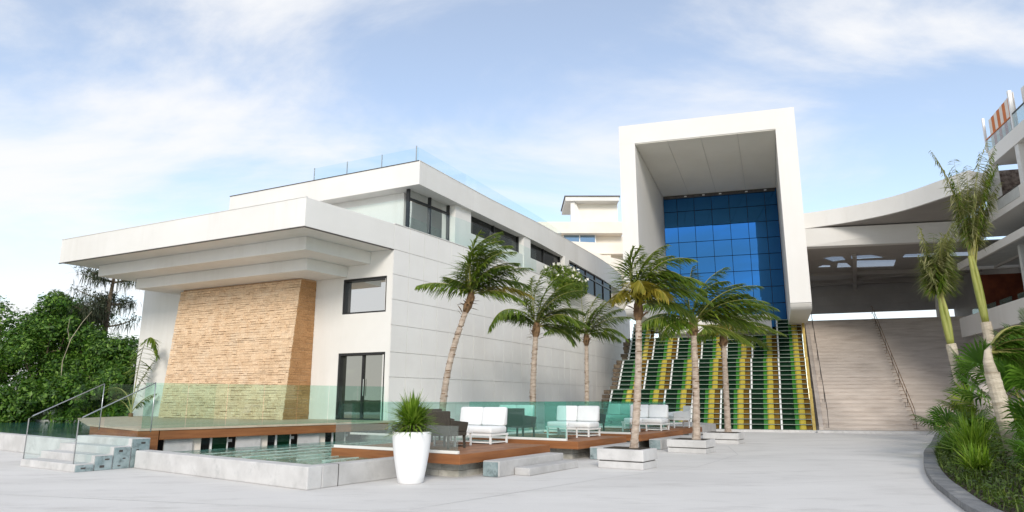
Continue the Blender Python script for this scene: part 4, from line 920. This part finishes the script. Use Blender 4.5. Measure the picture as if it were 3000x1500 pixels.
# ------------------------------------------------------------------ coconut palms
def frond_curve(p, d0, d1, ln, n=26, k=1.2):
    pts = [p.copy()]; dirs = []
    for i in range(n):
        t_ = (i + .5) / n; d = d0.lerp(d1, t_**k).normalized(); dirs.append(d); p = p + d*(ln/n); pts.append(p.copy())
    dirs.append(dirs[-1]); return pts, dirs
def frond(parent, p, d0, d1, ln, leaf, mat, wind=Vector((.35, 0, 0)), grav=.45, start=.10, n=38, wd=.046, k=1.2):
    pts, dirs = frond_curve(p, d0, d1, ln, n, k)
    m_ = MB(); m_.tube(pts, [lerp(.026, .004, i/n) for i in range(n+1)], 5, 1, False)
    for i in range(n + 1):
        t_ = i/n
        if t_ < start: continue
        u_ = (t_ - start)/(1 - start)
        prof = (min(1, .45 + u_*3.0) * (1 - .72*max(0, u_ - .45)/.55))
        d = dirs[i]; s_ = d.cross(Z); s_ = s_.normalized() if s_.length > .1 else Vector((0, 1, 0))
        for sg in (-1, 1):
            for rep in (0, .5):
                q = pts[i] + d*(ln/n)*rep
                v = (d*(.55 + .35*u_) + s_*sg*.85 - Z*grav*random.uniform(.6, 1.5) + wind*random.uniform(.5, 1.4) + rv()*.16)
                blade(m_, q, v, leaf*prof*random.uniform(.7, 1.2), wd*random.uniform(.7, 1.2), random.uniform(.3, 1.1), 0, 2)
    return m_.build('frond', [mat, M['rachis']], parent)
def dirv(ang, dep): return Vector((math.cos(R(ang)), dep, math.sin(R(ang)))).normalized()
def coconut(label, base, crown, r0, fl, leafL=.5, bend=.0, tmat='trunk', rings=True, wind=.35):
    base, crown = Vector(base), Vector(crown); h = crown - base
    t = thing('coconut_palm', label, 'palm tree', base, 'coconut palms')
    n = int(h.length/.07); pts = []; rad = []
    for i in range(n+1):
        u_ = i/n; p = base.lerp(crown, u_) + Vector((bend*math.sin(math.pi*u_), 0, 0))
        pts.append(p); rr = lerp(r0*.95, r0*.72, u_) + r0*.9*max(0, .09 - u_)*7*max(0, 1 - u_/.09)*.4
        if rings: rr *= 1 + (.07 if i % 3 == 0 else -.03) + random.uniform(-.02, .02)
        rad.append(rr)
    m_ = MB().tube(pts, rad, 10); m_.build('trunk', M[tmat], t, smooth=False)
    top = pts[-1]
    hk = MB().tube([pts[int(n*.9)], pts[int(n*.95)], top, top + Vector((0, 0, .25))], [r0*.8, r0*1.25, r0*1.15, r0*.5], 9)
    for i in range(26):
        a = random.uniform(0, 6.28); q = pts[int(n*random.uniform(.88, 1))] + Vector((math.cos(a), math.sin(a), 0))*r0*.9
        blade(hk, q, Vector((math.cos(a), math.sin(a), random.uniform(-.2, 1.6))), random.uniform(.15, .35), .07, .3)
    hk.build('husk', M['husk'], t)
    scar = MB()
    for i in range(int(h.length*4)):
        k_ = int(n*random.uniform(.22, .88)); a = random.choice((math.pi, math.pi, 0, -1.4)) + random.uniform(-.6, .6); q = pts[k_]; rr = rad[k_]; wdt = random.uniform(.5, 1.1)
        ring = []
        for j_ in range(5): b_ = a + (j_/4 - .5)*wdt*1.6; ring.append(Vector((math.cos(b_), math.sin(b_), 0)))
        for e0, e1 in zip(ring, ring[1:]):
            scar.hexa([q + e0*rr*.9, q + e0*rr*1.22, q + e1*rr*1.22, q + e1*rr*.9, q + e0*rr*.9 + Z*.022, q + e0*rr*1.16 + Z*.022, q + e1*rr*1.16 + Z*.022, q + e1*rr*.9 + Z*.022])
    stuff(scar.build('leaf_scars', M['husk'], t))
    for f_ in fl:
        a0_, a1_, dep, ln = f_[:4]; mk = f_[4] if len(f_) > 4 else 'frond'
        frond(t, top + Vector((0, 0, random.uniform(-.05, .18))) + rv()*.05, dirv(a0_, dep), dirv(a1_, dep*1.0), ln, leafL, M[mk], Vector((wind, 0, 0)))
        if random.random() < .35:
            frond(t, top + Vector((0, 0, random.uniform(0, .2))) + rv()*.05, dirv(a0_ + random.uniform(-14, 14), dep*.2 + random.uniform(-.5, .5)), dirv(a1_ + random.uniform(-20, 25), dep*.4 + random.uniform(-.5, .5)), ln*random.uniform(.8, 1.02), leafL*.95, M[random.choice(('frond', 'frond', mk, 'fronddark'))], Vector((wind, 0, 0)))
    return t
coconut('coconut palm with a leaning trunk beside the nearest white sofa', (-2.15, 21, .42), (-1.28, 21, 4.72), .115,
    [(150, 200, -.2, 1.75), (128, 165, .3, 1.2), (104, 15, -.1, 2.45), (96, 5, .25, 2.5), (112, 35, .15, 2.2), (84, -5, -.35, 2.3), (90, 30, .5, 2.2), (100, 60, -.3, 2.0, 'frondlight'), (48, -5, -.2, 2.1), (38, -25, .3, 2.0), (22, -35, -.1, 2.0, 'frondyellow'), (14, -40, -.35, 1.8), (60, -10, -.6, 1.9, 'fronddark')], .72, bend=-.22)
coconut('coconut palm with a straight trunk, middle of the three before the panelled wall', (.80, 27, .42), (.98, 27, 4.42), .135,
    [(140, 255, -.25, 2.6), (128, 200, .3, 1.9, 'fronddark'), (112, 125, -.1, 2.4), (98, 60, .2, 2.5), (86, 30, -.3, 2.6), (74, 10, .1, 2.5), (62, -5, -.3, 2.4, 'fronddark'), (48, -20, .3, 2.3), (32, -40, -.2, 2.2), (16, -50, .2, 1.9), (104, 85, -.5, 2.0, 'frondlight'), (70, 20, .5, 2.3)], .82, bend=-.05)
coconut('coconut palm with the thinnest trunk, farthest along the panelled wall', (3.35, 31, .42), (3.40, 31, 4.38), .115,
    [(148, 215, -.2, 2.1), (34, -55, -.2, 2.1), (120, 110, .2, 2.1), (104, 85, -.2, 2.3), (88, 50, .3, 2.4), (74, 30, -.3, 2.4), (60, 10, .2, 2.3), (46, -10, -.2, 2.2), (20, -40, .3, 1.8), (134, 160, -.4, 1.8, 'fronddark'), (80, 45, -.6, 2.0, 'frondlight')], .78, wind=.2)
coconut('coconut palm growing from the nearest and largest concrete planter', (2.90, 16.7, .40), (3.14, 16.7, 3.85), .10,
    [(116, 60, -.3, 1.55, 'frondlight'), (100, 25, -.2, 1.75, 'frondlight'), (92, 10, .1, 1.8, 'frondlight'), (82, -15, -.3, 1.9), (74, -20, .3, 2.0), (60, -35, -.3, 1.9), (48, -30, .2, 2.1), (36, -45, -.2, 1.9), (124, 250, -.3, 1.0, 'frondyellow'), (104, 285, -.6, 1.2, 'frondyellow'), (70, -70, -.6, 1.35, 'frondyellow'), (20, -60, .1, 1.6), (108, 40, .4, 1.6)], .66, bend=.05)
coconut('wind-blown coconut palm in the middle concrete planter', (5.59, 21.2, .36), (5.68, 21.2, 3.87), .125,
    [(98, 70, .1, 1.9, 'fronddark'), (88, 25, -.2, 2.1), (76, 5, .3, 2.2, 'fronddark'), (62, -5, -.3, 2.4), (50, -15, .2, 2.5), (40, -22, -.3, 2.6), (28, -28, -.1, 2.6), (16, -35, .3, 2.3), (130, 210, -.2, 1.9), (146, 225, .2, 1.8, 'fronddark'), (158, 250, -.4, 1.5), (112, 150, -.4, 1.7, 'fronddark'), (45, -20, -.6, 2.4), (0, -50, -.4, 1.8, 'frondlight')], .85, bend=.03, wind=.5)
coconut('short coconut palm in the farthest concrete planter before the cascade', (8.02, 25.9, .36), (8.08, 25.9, 3.92), .125,
    [(130, 235, -.3, 1.3, 'frondlight'), (110, 260, -.5, 1.1, 'frondyellow'), (60, -20, -.2, 2.0), (44, -25, .2, 2.2), (30, -35, -.3, 2.2, 'frondlight'), (12, -45, .1, 1.9), (84, 10, .3, 1.8), (70, 0, -.5, 1.8), (150, 240, .3, 1.3)], .75, wind=.5)
def planter(label, a0_, a1_, b0_, b1_, h):
    t = thing('concrete_planter', label, 'planter', L((a0_+a1_)/2, (b0_+b1_)/2), 'concrete palm planters')
    MB().box(L(a0_+.02, b0_+.02, 0), U*(a1_-a0_-.04), VV*(b1_-b0_-.04), Z*(h*.36)).build('lower_block', M['palecon'], t, bevel=.015)
    MB().box(L(a0_+.05, b0_+.05, h*.36+.001), U*(a1_-a0_-.1), VV*(b1_-b0_-.1), Z*.022).build('shadow_gap', M['dkedge'], t)
    MB().box(L(a0_, b0_, h*.36+.024), U*(a1_-a0_), VV*(b1_-b0_), Z*(h*.64-.024)).build('upper_block', M['palecon'], t, bevel=.02)
    MB().box(L(a0_+.12, b0_+.12, h+.001), U*(a1_-a0_-.24), VV*(b1_-b0_-.24), Z*.012).build('soil', M['soil'], t)
planter('nearest concrete planter, a square two-course block holding a tall palm', -2.97, -2.1, -10.8, -9.62, .44)
planter('middle concrete planter, a two-course block behind the nearest one', 2.45, 3.4, -10.52, -9.3, .38)
planter('farthest concrete planter, low and long before the cascade', 7.3, 8.2, -10.15, -8.85, .38)

# ------------------------------------------------------------------ pot and its plant
pb = Vector((-1.973, 13.76, 0))
o = MB().lathe(pb, [(.23, 0), (.245, .012), (.275, .15), (.315, .36), (.352, .6), (.374, .8), (.38, .90), (.378, .955), (.365, .97), (.335, .965), (.325, .90)], 48).build('flower_pot', M['pot'], smooth=True)
tag(o, 'tall white tapered pot in front of the nearest deck', 'pot')
t = thing('spiky_plant', 'spiky green yucca-like plant in the tall white pot', 'plant', pb + Z*.93)
m_ = MB().lathe(pb + Z*.86, [(.324, 0), (.324, .05)], 24); m_.build('soil', M['soil'], t)
m_ = MB()
for i in range(620):
    a = random.uniform(0, 6.28); el = random.uniform(-.25, 1.1) if i % 3 else random.uniform(.5, 1.5); q = pb + Z*random.uniform(.98, 1.22) + Vector((random.uniform(-.07, .07), random.uniform(-.07, .07), 0))
    blade(m_, q, Vector((math.cos(a)*math.cos(el), math.sin(a)*math.cos(el), math.sin(el))), random.uniform(.4, .66), random.uniform(.024, .042), random.uniform(.1, .6))
for i in range(10): blade(m_, pb + Z*1.15, Vector((random.uniform(-.15, .35), random.uniform(-.2, .2), 1)), random.uniform(.45, .68), .05, .1)
m_.build('leaves', M['spike'], t)
m_ = MB()
for i in range(900):
    a = random.uniform(0, 6.28); rr = random.uniform(.05, .36) ; off = Vector((-.14, -.05, 0)) if random.random() < .45 else Vector()
    leafq(m_, pb + Z*random.uniform(.93, 1.10) + off*random.uniform(.5, 1.5) + Vector((math.cos(a)*rr, math.sin(a)*rr, -.06*max(0, rr-.3)*4)), rv() + Z*.4, random.uniform(.03, .06))
for i in range(70): blade(m_, pb + Z*1.0, Vector((random.uniform(-1, -.5), random.uniform(-.5, .3), random.uniform(-.1, .4))), random.uniform(.4, .62), .022, .5)
m_.build('trailing_leaves', M['trail'], t)

# ------------------------------------------------------------------ tied royal palms at the right
def tied_palm(label, base, s0, s1, top, r0, spread, nf=16):
    base, s0, s1, top = map(Vector, (base, s0, s1, top))
    t = thing('royal_palm', label, 'palm tree', base, 'royal palms with tied-up fronds')
    n = max(8, int((s0-base).length/.09)); pts = [base.lerp(s0, i/n) for i in range(n+1)]
    MB().tube(pts, [lerp(r0*1.05, r0*.95, i/n)*(1 + (.05 if i % 4 == 0 else 0)) for i in range(n+1)], 12).build('trunk', M['paletrunk'], t)
    m_ = MB(); k = 10
    for off in (Vector((-.06, 0, 0)), Vector((.07, -.04, 0))):
        m_.tube([s0.lerp(s1, i/k) + off*math.sin(math.pi*i/k*.8) for i in range(k+1)], [lerp(r0*.68, r0*.34, i/k) for i in range(k+1)], 9)
    m_.build('crownshaft', M['shaft'], t, smooth=True)
    ax = top - s1; ln = ax.length
    for i in range(nf):
        a = 6.28*i/nf; e = Vector((math.cos(a), math.sin(a), 0)); p0 = s1.lerp(s0, random.uniform(0, .25)) + e*.05
        d0 = (ax.normalized() + e*random.uniform(.05, .14)).normalized(); d1 = (ax.normalized() + e*spread*random.uniform(.2, 1.0) + Vector((.1, 0, -.1))).normalized()
        frond(t, p0, d0, d1, ln*random.uniform(.45, 1.06), .85, M['tiedleaf' if i % 3 else 'frond'], Vector((.08, 0, 0)), 1.0, .30, 30, .042, 2.0)
    return t
tied_palm('tall royal palm with tied-up fronds standing before the right wing', (19.25, 27, .3), (18.95, 27, 4.6), (18.72, 27, 7.3), (19.3, 27, 12.2), .19, .58, 19)
tied_palm('shorter royal palm with tied-up fronds beside the right edge of the stairs', (15.85, 24, .4), (15.5, 24, 3.5), (15.35, 24, 5.2), (15.25, 24, 7.95), .17, .62, 18)
t = thing('royal_palm', 'thick ringed pale palm trunk in the bed at the right, frond folded over', 'palm tree', (10.75, 15, .2), 'royal palms with tied-up fronds')
pts = [Vector((10.78, 15, .15)).lerp(Vector((10.50, 15, 2.15)), i/40) for i in range(41)]
MB().tube(pts, [.155*(1 + (.10 if i % 4 == 0 else .02*(i % 4)))*(1 - i/40*.12) for i in range(41)], 14).build('trunk', M['paletrunk'], t)
MB().tube([Vector((10.50, 15, 2.12)), Vector((10.46, 15, 2.40)), Vector((10.47, 14.98, 2.62)), Vector((10.54, 14.95, 2.74))], [.13, .10, .07, .03], 10).build('folded_sheath', M['paletrunk'], t, smooth=True)
for i in range(15):
    frond(t, Vector((10.5, 15, 2.6)), dirv(random.uniform(-10, 75), random.uniform(-.5, .5)), dirv(random.uniform(-70, -10), random.uniform(-.5, .4)), random.uniform(1.0, 1.6), .36, M['frondlight' if i % 3 == 0 else 'fan'], Vector((.2, 0, 0)), .4, .12, 24, .035)

# ------------------------------------------------------------------ fan palms, clumps and ground cover
def fan_palm(label, base, n, rl, stem, mat='fan', up=.7):
    base = Vector(base); t = thing('fan_palm', label, 'fan palm', base, 'fan palms in the bed')
    st_ = MB()
    for i in range(n):
        a = 6.28*i/n + random.uniform(-.3, .3); el = random.uniform(.25, 1.25)*up + .15
        d = Vector((math.cos(a)*math.cos(el), math.sin(a)*math.cos(el), math.sin(el))); ln = stem*random.uniform(.7, 1.15)
        hub = base + Z*.15 + d*ln; st_.tube([base, base.lerp(hub, .6) + Z*.04, hub], [.018, .014, .010], 5)
        nrm = (d.cross(Vector((-d.y, d.x, 0)))).normalized(); ax = (d + Z*random.uniform(-.25, .2)).normalized(); sd_ = ax.cross(Z).normalized()
        nr = sd_.cross(ax).normalized()
        m_ = MB(); r_ = rl*random.uniform(.8, 1.15); k = 26
        for j in range(k):
            b = R(lerp(-118, 118, j/(k-1))); dd = (ax*math.cos(b) + sd_*math.sin(b)).normalized()
            L0 = r_*(1 - .25*abs(b)/2.06)*random.uniform(.92, 1.05); dr = -Z*.18*(abs(b)/2) - nr*.0
            s_ = nr.cross(dd).normalized(); lift = nr*(.02 if j % 2 else -.02)
            p1 = hub + dd*L0*.5 + lift; p2 = hub + dd*L0*.78 - Z*.02; p3 = hub + dd*L0 - Z*random.uniform(.05, .2)*r_ + dr*r_*.3
            w_ = L0*.5*math.sin(R(236/(k-1))/2)*2.0
            m_.ribbon([hub, p1, p2, p3], s_, [.004, w_*.55, w_*.42, .004])
        m_.build('leaf', M[mat], t)
    st_.build('stems', M['rachis'], t); return t
fan_palm('bright green fan palm at the corner of the bed, before the foot of the stairs', (12.45, 19.3, .35), 13, .75, .75)
fan_palm('bright fan palm at the right edge in front of the ringed trunk', (10.55, 13.6, .5), 14, .75, .6, up=.9)
fan_palm('tall fan palm high in the bed beneath the white parapet', (16.9, 22.4, 1.3), 15, 1.05, 1.9, up=1.1)
fan_palm('fan palm behind the rounded stone slabs', (16.2, 23.4, 1.0), 12, .95, 1.5, up=1.0)
fan_palm('dark fan palm between the rounded slabs and the tied palm', (14.6, 21.6, .6), 10, .8, .8, 'frond', .8)
fan_palm('fan palm at the far right behind the ringed trunk', (13.6, 18.4, .8), 13, .9, 1.25, up=1.0)
fan_palm('fan palm high against the right edge under the pergola', (18.9, 23.9, 1.4), 15, 1.1, 2.3, up=1.15)
fan_palm('low fan palm at the bottom right corner of the bed', (8.6, 11.2, .3), 10, .5, .4, up=.7)
def clump(label, base, n, ln, wd, mat, name='grass_clump', cat='grass clump'):
    m_ = MB(); base = Vector(base)
    for i in range(n):
        a = random.uniform(0, 6.28); el = random.uniform(.35, 1.45)
        blade(m_, base + Vector((random.uniform(-.15, .15), random.uniform(-.15, .15), 0)), Vector((math.cos(a)*math.cos(el), math.sin(a)*math.cos(el), math.sin(el))), ln*random.uniform(.6, 1.15), wd, random.uniform(.3, .9))
    o = m_.build(name, M[mat], origin=base); return tag(o, label, cat, 'grassy clumps in the bed')
for lb, p, n, ln, wd, mt in (('grassy clump between the corner fan palm and the kerb', (11.2, 17.6, .25), 240, .8, .03, 'fan'), ('tall grassy clump left of the ringed trunk', (10.0, 15.2, .4), 300, .95, .03, 'spike'),
        ('grassy clump at the right edge below the fan palm', (9.6, 12.6, .5), 300, .85, .035, 'fan'), ('small bright grassy clump near the kerb', (8.7, 13.2, .3), 180, .55, .03, 'spike'),
        ('grassy clump behind the small bright one', (11.8, 16.2, .6), 280, 1.0, .035, 'frond'), ('dark grassy clump behind the corner fan palm', (13.2, 20.0, .5), 240, 1.0, .035, 'frond'), ('grassy clump at the very front of the bed', (8.0, 10.4, .3), 220, .5, .03, 'spike')):
    clump(lb, p, n, ln, wd, mt)
m_ = MB()
for i, p in enumerate(KS):
    n_ = knorm(i)
    if p.y > 23 or p.y < 6: continue
    for _ in range(330):
        d = .30 + abs(random.gauss(0, 1.5)); q = p + n_*d + (KS[min(i+1, len(KS)-1)] - p)*random.random()
        hh = .10 + .16*min(1, d)*(.6 + .8*noise.noise(q*1.1)) + random.uniform(0, .10) + min(.35, max(0, d-.8)*.15)
        if random.random() < .25: blade(m_, q + Z*(bed_h(d)), Vector((random.uniform(-1, 1), random.uniform(-1, 1), 1.4)), random.uniform(.12, .34), .02, .5, 0, 2)
        else: leafq(m_, q + Z*(bed_h(d) + hh*random.random()), rv() + Z*.8, random.uniform(.05, .13), .45)
stuff(tag(m_.build('ground_cover', M['cover']), 'dense low green ground cover filling the bed inside the kerb', 'ground cover'))
def slab_wall(label, c, r_, h, yaw, th=.3, mat='stair'):
    c = Vector(c); t_ = Matrix.Rotation(yaw, 3, 'Z'); m_ = MB(); pr = [(-r_, 0)] + [(r_*math.cos(R(q)), h - r_ + r_*math.sin(R(q))) for q in range(180, -1, -12)] + [(r_, 0)]
    n_ = len(pr)
    for y in (-th/2, th/2): m_.v += [c + t_ @ Vector((x, y, z)) for x, z in pr]
    m_.f += [tuple(reversed(range(n_))), tuple(range(n_, 2*n_))] + [(i, (i+1) % n_, n_+(i+1) % n_, n_+i) for i in range(n_)]; m_.m += [0]*(n_+2)
    return tag(m_.build('rounded_slab', M[mat], bevel=.02), label, 'stone slab', 'round-topped stone slabs')
slab_wall('round-topped stone slab, the farther one beside the stairs', (15.95, 23.2, .5), .46, 2.2, R(-15))
slab_wall('round-topped stone slab, the nearer one left of the ringed trunk', (14.55, 21.0, .4), .42, 1.65, R(-10))
o = MB().hexa([Vector(p) for p in ((14.3, 19.6, .3), (18.0, 18.6, .3), (18.1, 19.0, .3), (14.4, 20.0, .3), (14.3, 19.6, 1.5), (18.0, 18.6, 2.9), (18.1, 19.0, 2.9), (14.4, 20.0, 1.5))]).build('sloping_wall', M['greydark'], bevel=.05); tag(o, 'sloping grey wall at the right edge behind the plants', 'wall')

# ================================================================== TREES AT THE LEFT
def broadleaf(label, base, h, rad, nl, mat, trunk=True, lobes=9, size=(.11, .23), low=.25, name='broadleaf_tree', cat='tree'):
    base = Vector(base); t = thing(name, label, cat, base, 'trees beyond the far pool')
    cs = []
    for i in range(lobes):
        a = random.uniform(0, 6.28); rr = rad*random.uniform(.1, .8); zz = h*random.uniform(low + .1, .86)
        cs.append((base + Vector((math.cos(a)*rr, math.sin(a)*rr*.8, zz)), rad*random.uniform(.28, .55)))
    cs.append((base + Z*h*.86, rad*.4))
    if trunk:
        m_ = MB(); top = base + Vector((random.uniform(-.3, .3), 0, h*.6))
        m_.tube([base, base.lerp(top, .5) + Vector((random.uniform(-.2, .2), 0, 0)), top], [rad*.07, rad*.05, rad*.03], 8)
        for c_, r_ in cs: m_.tube([base.lerp(top, random.uniform(.35, .9)), base.lerp(c_, .7) + Z*.3, c_], [rad*.028, rad*.02, .01], 6)
        m_.build('trunk', M['bark'], t)
    m_ = MB()
    for i in range(nl):
        c_, r_ = random.choice(cs); v = rv().normalized()*(random.random()**.35); v.z *= .8
        p = c_ + v*r_*(1 + .5*noise.noise((c_ + v*r_)*1.7))
        n_ = (v + Z*.6 + rv()*.9)
        leafq(m_, p, n_, size[0] + (size[1]*1.5 - size[0])*random.random()**2.2, random.uniform(.32, .6))
    m_.build('crown', M[mat], t); return t
broadleaf('dense leafy tree at the far left edge', (-30.6, 40.5, 0), 7.2, 3.0, 20000, 'treeleaf', lobes=22, low=.05)
broadleaf('tallest leafy tree in the left grove, light green top', (-27.4, 40.0, 0), 8.3, 2.4, 20000, 'treeleaf', lobes=22, low=.05)
broadleaf('leafy tree in the middle of the left grove', (-25.2, 40.6, 0), 6.0, 2.4, 20000, 'treeleaf', lobes=22, low=.05)
broadleaf('round dark leafy tree beside the weeping tree', (-28.4, 44, 0), 8.3, 2.1, 12000, 'treeleaf', lobes=12, low=.3)
broadleaf('low dark tree against the left end of the white building', (-22.4, 39, 0), 5.2, 2.6, 18000, 'treeleaf', lobes=20, low=.05)
broadleaf('slim light green tree rising above the left grove', (-31.2, 46, 0), 9.8, 1.7, 4200, 'treeleaf2', lobes=9, low=.55)
broadleaf('distant dark tree at the left edge of the picture', (-36.6, 46, 0), 9.2, 1.8, 3500, 'treeleaf', lobes=8, low=.2)
for i, (x, y, h) in enumerate(((-31.5, 37.8, 2.6), (-28.6, 37.0, 2.2), (-25.8, 36.4, 2.4), (-23.2, 36.0, 2.8), (-20.8, 36.4, 3.2), (-19.6, 38, 4.0))):
    broadleaf('dark undergrowth shrub, %s from the left edge under the trees' % ('first', 'second', 'third', 'fourth', 'fifth', 'sixth')[i], (x, y, 0), h, 2.0, 7500, 'treeleaf', False, 10, (.11, .24), .0, 'shrub', 'shrub')
m_ = MB()
for i in range(900):
    x = random.uniform(-33, -20); y = 40.4 - (x + 34.5)*.40 + random.uniform(-.2, .9)
    blade(m_, Vector((x, y + .4, .3)), Vector((random.uniform(-1, 1), random.uniform(-.8, .3), random.uniform(.6, 1.6))), random.uniform(.4, 1.2), random.uniform(.03, .07), .5)
stuff(tag(m_.build('undergrowth', M['spike']), 'strappy green undergrowth along the edge of the far pool', 'undergrowth'))
t = thing('leaning_sapling', 'pale bare leaning sapling in front of the left grove', 'sapling', (-24.6, 37.4, 0))
MB().tube([(-24.2, 37, .3), (-24.35, 37, 1.5), (-24.3, 37, 2.6), (-24.35, 37, 3.6), (-24.05, 37, 4.8), (-23.55, 37, 5.7), (-23.1, 37, 6.3)], [.03, .028, .026, .025, .02, .015, .006], 6).build('stem', M['palebark'], t, smooth=True)
MB().tube([(-24.1, 37, 4.6), (-24.3, 37, 5.3), (-24.25, 37, 6.0)], [.016, .012, .005], 6).build('branch', M['palebark'], t, smooth=True)
# weeping tree
t = thing('weeping_tree', 'tall weeping tree with drooping grey-green foliage beside the canopy', 'tree', (-25.7, 43, 0), 'trees beyond the far pool')
m_ = MB(); m_.tube([(-25.9, 43, 0), (-25.9, 43, 4), (-25.8, 43, 8), (-25.6, 43, 10.6)], [.2, .17, .12, .05], 10); lf = MB()
brn = []
for i in range(22):
    z0 = random.uniform(5.8, 10.3); a = random.uniform(0, 6.28); ln = random.uniform(1.2, 2.6)*(1.15 - (z0 - 5.8)*.06)
    p = Vector((-25.8, 43, z0)); e = p + Vector((math.cos(a), math.sin(a)*.7, random.uniform(.1, .35)))*ln; md = p.lerp(e, .55) - Z*.12
    m_.tube([p, md, e], [.06, .045, .015], 6)
    for k in range(110):
        u_ = random.uniform(.25, 1.05); q = p.lerp(e, u_) + rv()*.35
        blade(lf, q, Vector((random.uniform(-.4, .4), random.uniform(-.4, .4), random.uniform(-1, .25))), random.uniform(.35, 1.0), random.uniform(.02, .05), .6, 0, 2)
        if k % 2 == 0: leafq(lf, q + rv()*.2, rv() + Z*.5, random.uniform(.12, .26), .4)
m_.build('trunk', M['bark'], t); lf.build('crown', M['needle'], t)
# small palm with a hooked frond by the facade
t = thing('young_palm', 'young palm with one hooked frond against the left end of the building', 'palm', (-16.2, 29.5, .3))
MB().tube([(-16.2, 29.5, .1), (-16.2, 29.5, 1.0)], [.12, .09], 8).build('trunk', M['husk'], t)
frond(t, Vector((-16.2, 29.5, 1.0)), dirv(86, -.05), dirv(-75, -.1), 4.4, .75, M['frond'], Vector((.1, 0, 0)), .8, .30, 44, .075, 2.6)
for a0_, a1_, ln in ((110, 200, 2.4), (130, 230, 2.1), (95, 60, 2.6), (70, 20, 1.2)): frond(t, Vector((-16.2, 29.5, 1.0)), dirv(a0_, .3), dirv(a1_, .3), ln, .5, M['fronddark'], Vector((0, 0, 0)), .5, .2, 26, .05)
# flowering shrub on the balcony
base = L(15.3, 1.45, 8.0); t = thing('flowering_shrub', 'green shrub with white blossoms spilling over the curved balcony', 'shrub', base)
m_ = MB(); fl = MB()
for i in range(4200):
    v = rv().normalized()*(random.random()**.4); p = base + Vector((0, 0, .1)) + U*v.x*2.7 + VV*(v.y*.6 - .25) + Z*(v.z*.95)
    leafq(m_, p, v + rv()*.8 + Z*.3, random.uniform(.10, .22), .5)
    if i % 45 == 0: leafq(fl, base + U*v.x*2.7 + VV*(v.y*.5 - .4) + Z*(abs(v.z)*.95 + .2), rv() - U*.5, .2, .9)
m_.build('leaves', M['frond'], t); fl.build('blossoms', M['flower'], t)
